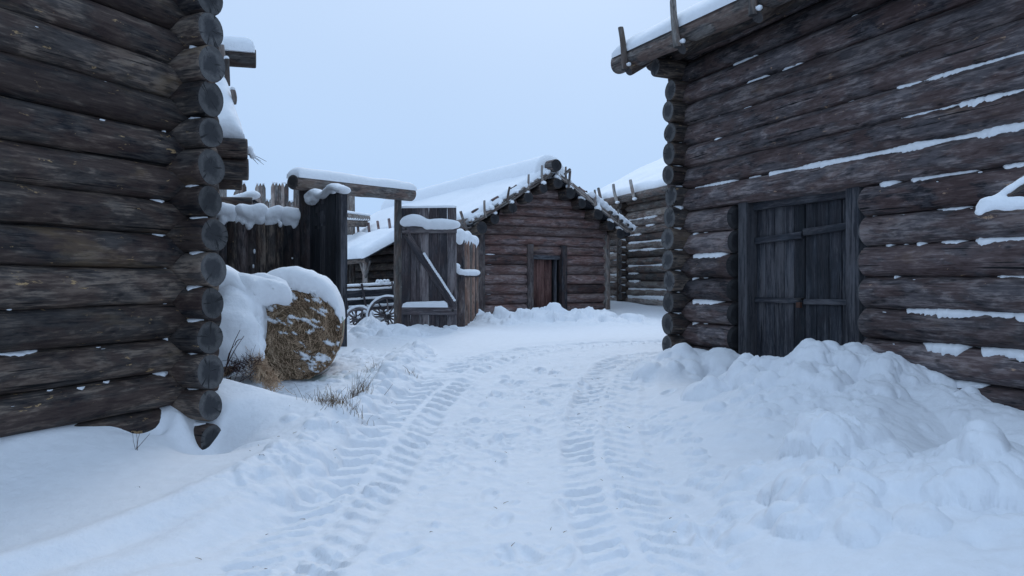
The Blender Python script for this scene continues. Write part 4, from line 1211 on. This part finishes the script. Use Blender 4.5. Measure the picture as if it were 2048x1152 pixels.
wheel(.46, -.30, .76, .52, 12, 1)
wheel(-.26, -.22, .66, .36, 10, 1)
wheel(.46, .95, .76, .52, 12, 1)
wheel(-.26, .90, .66, .36, 10, 1)
for yy, n_ in ((.0, 1), (.68, 0)):
    for zz, hh_ in ((1.02, .20), (1.27, .19)):
        b_ = beam('side_board', (-1.0, yy, zz + cz(-1.0) - .03), (1.1, yy, zz + cz(1.1) - .03), .035, hh_, cr, 'plank_dark')
        blob('snow_strip', [(x_, yy - .0, zz + cz(x_) - .03 + hh_ / 2 + .01, .036 * (.7 + .5 * float(vn(x_ * 5, zz * 7, 3))), 1.6, 1, .7) for x_ in np.arange(-.98, 1.1, .06)], cr, .025, 5, .006)
    rl = log('top_rail', (-1.0, yy, 1.43 + cz(-1) - .02), (1.1, yy, 1.46 + cz(1.1)), .03, .03, cr, 'log_dark', 'end_black', k=10)
    blob('snow_strip', [(x_, yy, 1.47 + cz(x_) - .01, .04, 1.6, 1, .8) for x_ in np.arange(-.95, 1.1, .06)] + [(-.62, yy, 1.50 + cz(-.6), .07), (.32, yy, 1.52 + cz(.3), .06), (.5, yy, 1.53 + cz(.5), .05)], cr, .025, 6, .008)
    for x_ in (-.62, -.16, .62): beam('stave', (x_ + .10, yy - .045, .82 + cz(x_)), (x_ - .02, yy - .075, 1.50 + cz(x_)), .05, .06, cr, 'plank_grey')
    sill = beam('sill', (-1.0, yy, .84 + cz(-1.0)), (1.1, yy, .84 + cz(1.1)), .09, .10, cr, 'plank_grey')
    blob('snow_strip', [(x_, yy - .03, .91 + cz(x_), .045, 1.6, 1, .75) for x_ in np.arange(-.98, 1.1, .07)], cr, .025, 7, .01)
plate('cart_floor', [(-1.0, .03, .86 + cz(-1)), (1.1, .03, .86 + cz(1.1)), (1.1, .66, .86 + cz(1.1)), (-1.0, .66, .86 + cz(-1))], .03, (0, 0, 1), 'plank_dark', cr)
log('axle', (.46, -.3, .76), (.46, .95, .76), .04, .04, cr, 'plank_dark', k=10)
log('axle', (-.26, -.22, .66), (-.26, .9, .66), .04, .04, cr, 'plank_dark', k=10)
blob('snow_patch', [(-.2 + .12 * i, -.05, .58 + .04 * (i % 3), .11, 1.2, 1, .9) for i in range(5)], cr, .04, 4, .03)


# ================================================================== HAY BALES
def bale(px, py, Y, rad, rz, label, name='hay_bale', cap=True, th=(.30, .05), a0=-8, a1=200, nstraw=5200, length=1.2, seed=1, face_snow=True):
    rs = np.random.RandomState(seed)
    c = at(px, py, Y)
    root = empty(name, (c.x, c.y, 0), rz, label, 'hay bale', 'round hay bales')
    zc = c.z                      # local: face at y=0 looking along -y, body behind
    V = []; Fc = []; na = 64
    for y_, s_ in ((.02, .9), (-.0, .97), (.03, 1.0), (.4, 1.0), (.8, 1.0), (length, 1.0), (length + .02, .9)):
        for i in range(na):
            a = 2 * math.pi * i / na; q = rad * s_ * (1 + .02 * math.sin(3 * a) + .015 * math.sin(7 * a + y_ * 4))
            zz = zc + q * math.sin(a) * .96; zz = max(zz, zc - rad * .90)
            cx_ = math.cos(a); cx_ = math.copysign(abs(cx_) ** (.72 if math.sin(a) < 0 else 1), cx_)
            V.append((q * cx_, y_, zz))
    for i in range(6):
        for j in range(na):
            a = i * na + j; b = i * na + (j + 1) % na; Fc.append((a, b, b + na, a + na))
    nr_ = 7
    base = 0
    for ring in range(1, nr_):
        st = len(V)
        for i in range(na):
            a = 2 * math.pi * i / na; q = rad * .9 * (1 - ring / nr_)
            V.append((q * math.cos(a), .02 - .05 * math.sin(ring / nr_ * 1.6) + .06 * (float(vn(q * 9 * math.cos(a), q * 9 * math.sin(a), seed)) - .5), max(zc + q * math.sin(a), zc - rad * .93)))
        for j in range(na):
            b = (j + 1) % na; Fc.append((base + b, base + j, st + j, st + b))
        base = st
    cidx = len(V); V.append((0, -.03, zc))
    for j in range(na): Fc.append((base + (j + 1) % na, base + j, cidx))
    Fc.append(tuple(range(6 * na, 7 * na)))
    mobj('hay_body', V, Fc, M['hay'], root)
    it = []; it2 = []
    for i in range(nstraw):
        q = rad * math.sqrt(rs.rand()) * 1.0; a = rs.rand() * 6.283
        x, z_ = q * math.cos(a), q * math.sin(a)
        if z_ < -rad * .9: continue
        ta = a + math.pi / 2 + rs.normal() * .55
        if rs.rand() < .35: ta = -math.pi / 2 + rs.normal() * .5
        Ls = rs.uniform(.04, .2) * (1 if rs.rand() < .85 else 1.6)
        y0 = -.055 * math.cos(q / rad * 1.5) + rs.uniform(-.03, .015)
        p = (x, y0, zc + z_); e = (x + Ls * math.cos(ta), y0 - rs.uniform(-.01, .05), max(zc + z_ + Ls * math.sin(ta), zc - rad * .95))
        if math.hypot(e[0], e[2] - zc) > rad * 1.03: continue
        (it if rs.rand() < .5 else it2).append((p, e, rs.uniform(.006, .014), (rs.normal() * .01, -.02 * rs.rand(), -.02 * rs.rand())))
    blades('straw', it, 'straw', root); blades('hay_stalks', it2, 'drygrass', root)
    # green bale net around the rim
    V = []; Fc = []
    for b_, (ya, yb) in enumerate(((.03, .07), (.10, .15), (.19, .24))):
        for i in range(na):
            a = 2 * math.pi * i / na; q = rad * 1.012 * (1 + .02 * math.sin(3 * a) + .015 * math.sin(7 * a + ya * 4)) + .008 * rs.rand()
            zz = max(zc + q * math.sin(a), zc - rad * .94)
            cx_ = math.cos(a); cx_ = math.copysign(abs(cx_) ** (.72 if math.sin(a) < 0 else 1), cx_); V += [(q * cx_, ya, zz), (q * cx_, yb, zz)]
        o_ = b_ * na * 2
        for i in range(na):
            a = o_ + i * 2; b2 = o_ + ((i + 1) % na) * 2; Fc.append((a, b2, b2 + 1, a + 1))
    mobj('net', V, Fc, M['net'], root)
    if cap:
        V = []; Fc = []; n1 = 90
        prof = [(.0, -.55), (-.07, -.5), (-.10, -.15), (-.10, .3), (-.07, .65), (.0, .88), (.08, .98), (.25, 1.0), (.6, 1.0), (1.0, .95), (length + .05, .8), (length + .1, .4), (length + .05, -.05)]
        for i in range(n1 + 1):
            a = R(a0 + (a1 - a0) * i / n1); u = i / n1
            tt_ = min(1, u * 5.0, (1 - u) * 7)
            up = max(0, math.sin(a))
            tk = (th[1] + (th[0] - th[1]) * up ** 1.5) * max(.05, tt_) ** .5
            for (y_, f) in prof:
                nzv = float(fbm(a * 4, y_ * 3 + seed, 4, seed)) - .5
                rr = rad * 1.0 + tk * f * (1 + .35 * nzv) + (.0 if f > 0 else nzv * .10)
                V.append((rr * math.cos(a), y_ + (nzv * .07 if y_ < .1 else 0), zc + rr * math.sin(a)))
        k = len(prof)
        for i in range(n1):
            for j in range(k - 1):
                a = i * k + j; Fc.append((a, a + k, a + k + 1, a + 1))
        mobj('snow_cap', V, Fc, M['snow'], root)
    if face_snow:
        V = []; Fc = []; idx = {}
        n1 = 110; g = np.linspace(-rad, rad, n1)
        XX, ZZ = np.meshgrid(g, g, indexing='ij')
        ang = .55
        A = XX * math.cos(ang) - ZZ * math.sin(ang) ; B = XX * math.sin(ang) + ZZ * math.cos(ang)
        nz = fbm(A * 7 + 5, B * 17 + 3, 5, seed + 2, .6)
        m_ = nz - .645 + .10 * sst(.15, .5, XX) * sst(.2, -.3, ZZ) + .05 * sst(0, .45, ZZ) - .12 * sst(.0, -.5, ZZ) * sst(.2, -.2, XX)
        ok = (m_ > 0) & (np.hypot(XX, ZZ) < rad * .97) & (ZZ > -rad * .8)
        for i in range(n1):
            for j in range(n1):
                idx[(i, j)] = len(V)
                q = math.hypot(XX[i, j], ZZ[i, j])
                V.append((XX[i, j], -.055 * math.cos(min(q / rad, 1) * 1.5) - .035 - min(.05, max(-.02, m_[i, j] * .45)) , zc + ZZ[i, j]))
        for i in range(n1 - 1):
            for j in range(n1 - 1):
                if ok[i, j] or ok[i + 1, j] or ok[i, j + 1] or ok[i + 1, j + 1]: Fc.append((idx[i, j], idx[i + 1, j], idx[i + 1, j + 1], idx[i, j + 1]))
        par = {}

        def find(v):
            while par.setdefault(v, v) != v: par[v] = par[par[v]]; v = par[v]
            return v
        for f in Fc:
            for v in f[1:]: par[find(v)] = find(f[0])
        groups = {}
        for f in Fc: groups.setdefault(find(f[0]), []).append(f)
        for fs in sorted(groups.values(), key=len, reverse=True)[:45]:
            if len(fs) < 9: continue
            used = sorted({v for f in fs for v in f}); rem = {v: i for i, v in enumerate(used)}
            mobj('snow_patch', [V[v] for v in used], [tuple(rem[v] for v in f) for f in fs], M['snow'], root)
    return root, zc


b1_, zc1 = bale(582, 664, 9.7, .65, R(10.5), 'round hay bale with bare straw face under a thick snow cap', seed=3, a0=10, nstraw=7000, th=(.20, .05))
b2_, zc2 = bale(408, 662, 8.75, .60, R(14), 'hay bale almost wholly buried in snow, right behind the left log corner', seed=5, nstraw=1800, th=(.20, .06), a0=-70, face_snow=False)
el = []
for (px, py, Y_, r_) in ((440, 590, 8.9, .28), (480, 580, 8.95, .25), (515, 580, 9.0, .22), (548, 585, 9.1, .19), (565, 588, 9.15, .14), (470, 620, 8.7, .27), (450, 655, 8.5, .30), (480, 660, 8.5, .22), (465, 700, 8.45, .22), (492, 700, 8.45, .20), (505, 712, 8.45, .14), (430, 690, 8.5, .3), (520, 570, 9.3, .22), (555, 575, 9.3, .17), (500, 630, 8.9, .17), (508, 665, 8.8, .15), (512, 690, 8.7, .14), (570, 600, 9.2, .10)):
    p = at(px, py, Y_) - Vector((b2_.location.x, b2_.location.y, 0)); p = Matrix.Rotation(-R(14), 3, 'Z') @ p
    el.append((p.x, p.y, p.z, r_ * .86, 1, .8, .9))
blob('snow_cover', el, b2_, .045, 17, .035, 5)
# loose hay spilling from under the buried bale
it = []; rsn = np.random.RandomState(8)
for i in range(620):
    u = rsn.rand(); p = at(505 + 45 * u + rsn.normal() * 7, 715 + 52 * u + rsn.normal() * 8, 8.42 - .2 * u + rsn.normal() * .05)
    a = rsn.rand() * 6.28; L_ = rsn.uniform(.05, .16)
    it.append((p, p + Vector((L_ * math.cos(a) * .7, rsn.normal() * .04, L_ * math.sin(a) * .8 - .03)), rsn.uniform(.005, .01), (0, 0, -.02)))
hp = blades('loose_hay', it, 'straw'); tag(hp, 'tangle of loose brown hay spilling out beneath the snow-buried bale', 'hay')
it = []
for i in range(160):
    u = rsn.rand(); p = at(458 + 60 * u, 735 - 10 * u + rsn.normal() * 9, 8.3 + rsn.normal() * .06)
    a = rsn.rand() * 6.28; L_ = rsn.uniform(.08, .22)
    it.append((p, p + Vector((L_ * math.cos(a) * .7, rsn.normal() * .04, L_ * math.sin(a) * .8)), rsn.uniform(.005, .01), (0, 0, .02)))
tag(blades('dead_stalks', it, 'twig'), 'dark dead stalks in the hollow between log corner and buried bale', 'dead stalks')


# ================================================================== GRASS, TWIGS
def tuft(name, x, y, n, hgt, spread, label, cat, mat='drygrass', seed=0, lean=(0, 0), w=.007):
    rs = np.random.RandomState(seed); it = []
    for i in range(n):
        bx_ = rs.normal() * spread; by_ = rs.normal() * spread * .6
        z_ = gz(x + bx_, y + by_) - .02
        h_ = hgt * rs.uniform(.3, 1) * (1 if rs.rand() < .3 else .55)
        it.append(((x + bx_, y + by_, z_), (x + bx_ + rs.normal() * .35 * h_ + lean[0] * h_, y + by_ + rs.normal() * .3 * h_, z_ + h_), w * rs.uniform(.5, 1), (rs.normal() * .02, 0, .02)))
    o = blades(name, it, mat)
    return tag(o, label, cat)


def ground_hit(px, py):
    Y_ = 3.5
    while Y_ < 40:
        p = at(px, py, Y_)
        if p.z < gz(p.x, p.y): return p
        Y_ += .02
    return p


p = ground_hit(672, 806); tuft('grass_tuft', p.x, p.y, 230, .20, .13, 'flattened dark dry grass tuft in snow in front of the hay bale', 'grass', 'drygrass', 1, w=.006)
p = ground_hit(715, 790); tuft('grass_tuft', p.x, p.y, 90, .34, .07, 'taller brown dry grass tuft with bare stems, right of the hay bale', 'grass', 'drygrass', 2, (.25, 0), w=.006)
p = ground_hit(825, 748); tuft('grass_tuft', p.x, p.y, 12, .20, .04, 'few thin stems in the snow ridge near the left tyre track', 'grass', 'drygrass', 3)
p = ground_hit(752, 738); tuft('grass_tuft', p.x, p.y, 20, .16, .08, 'small sparse grass wisps in lumpy snow beyond the hay bale', 'grass', 'drygrass', 4)
p = ground_hit(272, 900); tuft('dry_stalk', p.x, p.y, 4, .30, .015, 'thin dry weed stalk standing in snow by the left wall', 'weed', 'twig', 6, w=.006)
p = ground_hit(270, 975); tuft('dry_stalk', p.x, p.y, 3, .05, .012, 'tiny reddish twig poking from smooth snow in the left foreground', 'twig', 'twig', 7)
p = ground_hit(523, 918); tuft('dry_stalk', p.x, p.y, 3, .05, .012, 'tiny bent twig in the snow drift beside the melt hole', 'twig', 'twig', 8)
it = []
for (a, b) in (((452, 735), (480, 660)), ((448, 745), (488, 672)), ((455, 720), (470, 690)), ((470, 690), (484, 678)), ((450, 790), (500, 752)), ((500, 752), (512, 742)), ((448, 800), (458, 775))):
    q0 = at(*a, 7.75); q1 = at(*b, 7.7); it.append((q0, q1, .014, (-.02, 0, .03)))
tag(blades('bare_twigs', it, 'twig'), 'bare reddish twigs leaning out beside the left log corner', 'twigs')
it = []
for i in range(80):
    y_ = U_(4.2, 12.5); x_ = U_(-1.6, 1.3) if i % 3 else U_(-2.3, -1.3); z_ = gz(x_, y_) + .004; a = U_(0, 6.28); L_ = U_(.012, .04)
    it.append(((x_, y_, z_), (x_ + L_ * math.cos(a), y_ + L_ * math.sin(a), z_ + U_(0, .015)), .005, (0, 0, .004)))
tag(blades('straw_litter', it, 'drygrass'), kind='stuff', label='stray bits of straw scattered over the trodden snow track', cat='straw')

# ================================================================== SNOWY TREE LIMB, right edge
tr_ = empty('dead_tree', (3.45, 4.3, 0), 0, 'snow-laden broken tree limb reaching in from the right edge across the log wall', 'tree')
log('trunk', (0, 0, gz(3.45, 4.3) - .2), (.05, 0, 3.0), .13, .09, tr_, 'log_grey', 'end_mid')
TO = Vector((3.45, 4.3, 0))
e0 = at(1953, 418, 4.3) - TO; e1 = at(1975, 415, 4.3) - TO; e2 = Vector((0.02, 0, e1.z + .0))
log('limb', e2, at(1965, 414, 4.3) - TO, .045, .035, tr_, 'log_grey', 'end_mid', bend=.01)
log('limb', at(1990, 405, 4.3) - TO, at(2075, 348, 4.35) - TO, .022, .04, tr_, 'log_grey', 'end_mid', bend=.01)
log('limb', at(2075, 348, 4.35) - TO, (.04, 0, 2.5), .04, .05, tr_, 'log_grey', 'end_mid', bend=.01)
el = [tuple(at(px, py, 4.28) - TO) + (r_, 1.2, 1, .85) for (px, py, r_) in ((1958, 425, .020), (1966, 416, .03), (1974, 408, .038), (1985, 405, .042), (1998, 407, .042), (2010, 408, .042), (2022, 408, .042), (2034, 408, .042), (2046, 407, .042), (2060, 407, .04), (2075, 407, .04), (2090, 407, .04))]
el += [tuple(at(1990 + 8.5 * i, 397 - 5.6 * i, 4.3) - TO) + (.020, 1, 1, 1) for i in range(9)]
blob('snow_cap', el, tr_, .014, 3, .006, 14)

# ================================================================== LIGHT, SKY, CAMERA
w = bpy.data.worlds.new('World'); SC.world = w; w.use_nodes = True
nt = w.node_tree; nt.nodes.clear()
out = nt.nodes.new('ShaderNodeOutputWorld'); bg = nt.nodes.new('ShaderNodeBackground')
sky = nt.nodes.new('ShaderNodeTexSky'); sky.sky_type = 'NISHITA'; sky.sun_disc = False
sky.sun_elevation = R(36); sky.sun_rotation = R(6); sky.dust_density = 4.0; sky.air_density = 1.0
tc = nt.nodes.new('ShaderNodeTexCoord'); sx = nt.nodes.new('ShaderNodeSeparateXYZ')
nt.links.new(tc.outputs['Generated'], sx.inputs[0])
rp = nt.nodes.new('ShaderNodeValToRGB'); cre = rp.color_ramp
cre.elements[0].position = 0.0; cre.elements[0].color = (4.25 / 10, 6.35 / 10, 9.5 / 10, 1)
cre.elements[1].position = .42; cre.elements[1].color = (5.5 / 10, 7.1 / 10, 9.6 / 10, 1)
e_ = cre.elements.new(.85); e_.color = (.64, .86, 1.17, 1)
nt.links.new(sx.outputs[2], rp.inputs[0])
ns = nt.nodes.new('ShaderNodeTexNoise'); ns.inputs['Scale'].default_value = 1.6; ns.inputs['Detail'].default_value = 3
nt.links.new(tc.outputs['Generated'], ns.inputs[0])
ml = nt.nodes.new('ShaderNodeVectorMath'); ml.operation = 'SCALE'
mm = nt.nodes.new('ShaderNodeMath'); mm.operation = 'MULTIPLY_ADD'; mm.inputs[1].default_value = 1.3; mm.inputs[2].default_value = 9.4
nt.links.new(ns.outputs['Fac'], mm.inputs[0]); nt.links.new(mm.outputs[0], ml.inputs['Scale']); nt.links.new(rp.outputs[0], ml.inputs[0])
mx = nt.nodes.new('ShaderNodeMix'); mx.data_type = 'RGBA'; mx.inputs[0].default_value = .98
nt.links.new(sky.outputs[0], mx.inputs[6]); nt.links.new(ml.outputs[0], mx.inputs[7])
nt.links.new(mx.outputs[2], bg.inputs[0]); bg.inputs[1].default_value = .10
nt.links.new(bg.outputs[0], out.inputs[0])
sl_ = bpy.data.lights.new('overcast_sun', 'SUN'); sl_.energy = .75; sl_.angle = R(22); sl_.color = (1.0, .97, .93)
so = bpy.data.objects.new('overcast_sun', sl_); COL.objects.link(so)
so.rotation_euler = (R(-(90 - 36)), 0, R(-6)); so.location = (0, 0, 12)

cam = bpy.data.cameras.new('camera'); co = bpy.data.objects.new('camera', cam); COL.objects.link(co)
cam.sensor_width = 36; cam.lens = F_PX / 2048 * 36; cam.shift_y = -16 / 2048
cam.clip_start = .05; cam.clip_end = 1500
co.location = (0, 0, EYE); co.rotation_euler = (R(90), 0, 0)
SC.camera = co
SC.view_settings.view_transform = 'Standard'; SC.view_settings.look = 'None'
SC.view_settings.exposure = 0; SC.view_settings.gamma = 1
for o in list(SC.objects):
    if '_r' in o: del o['_r']
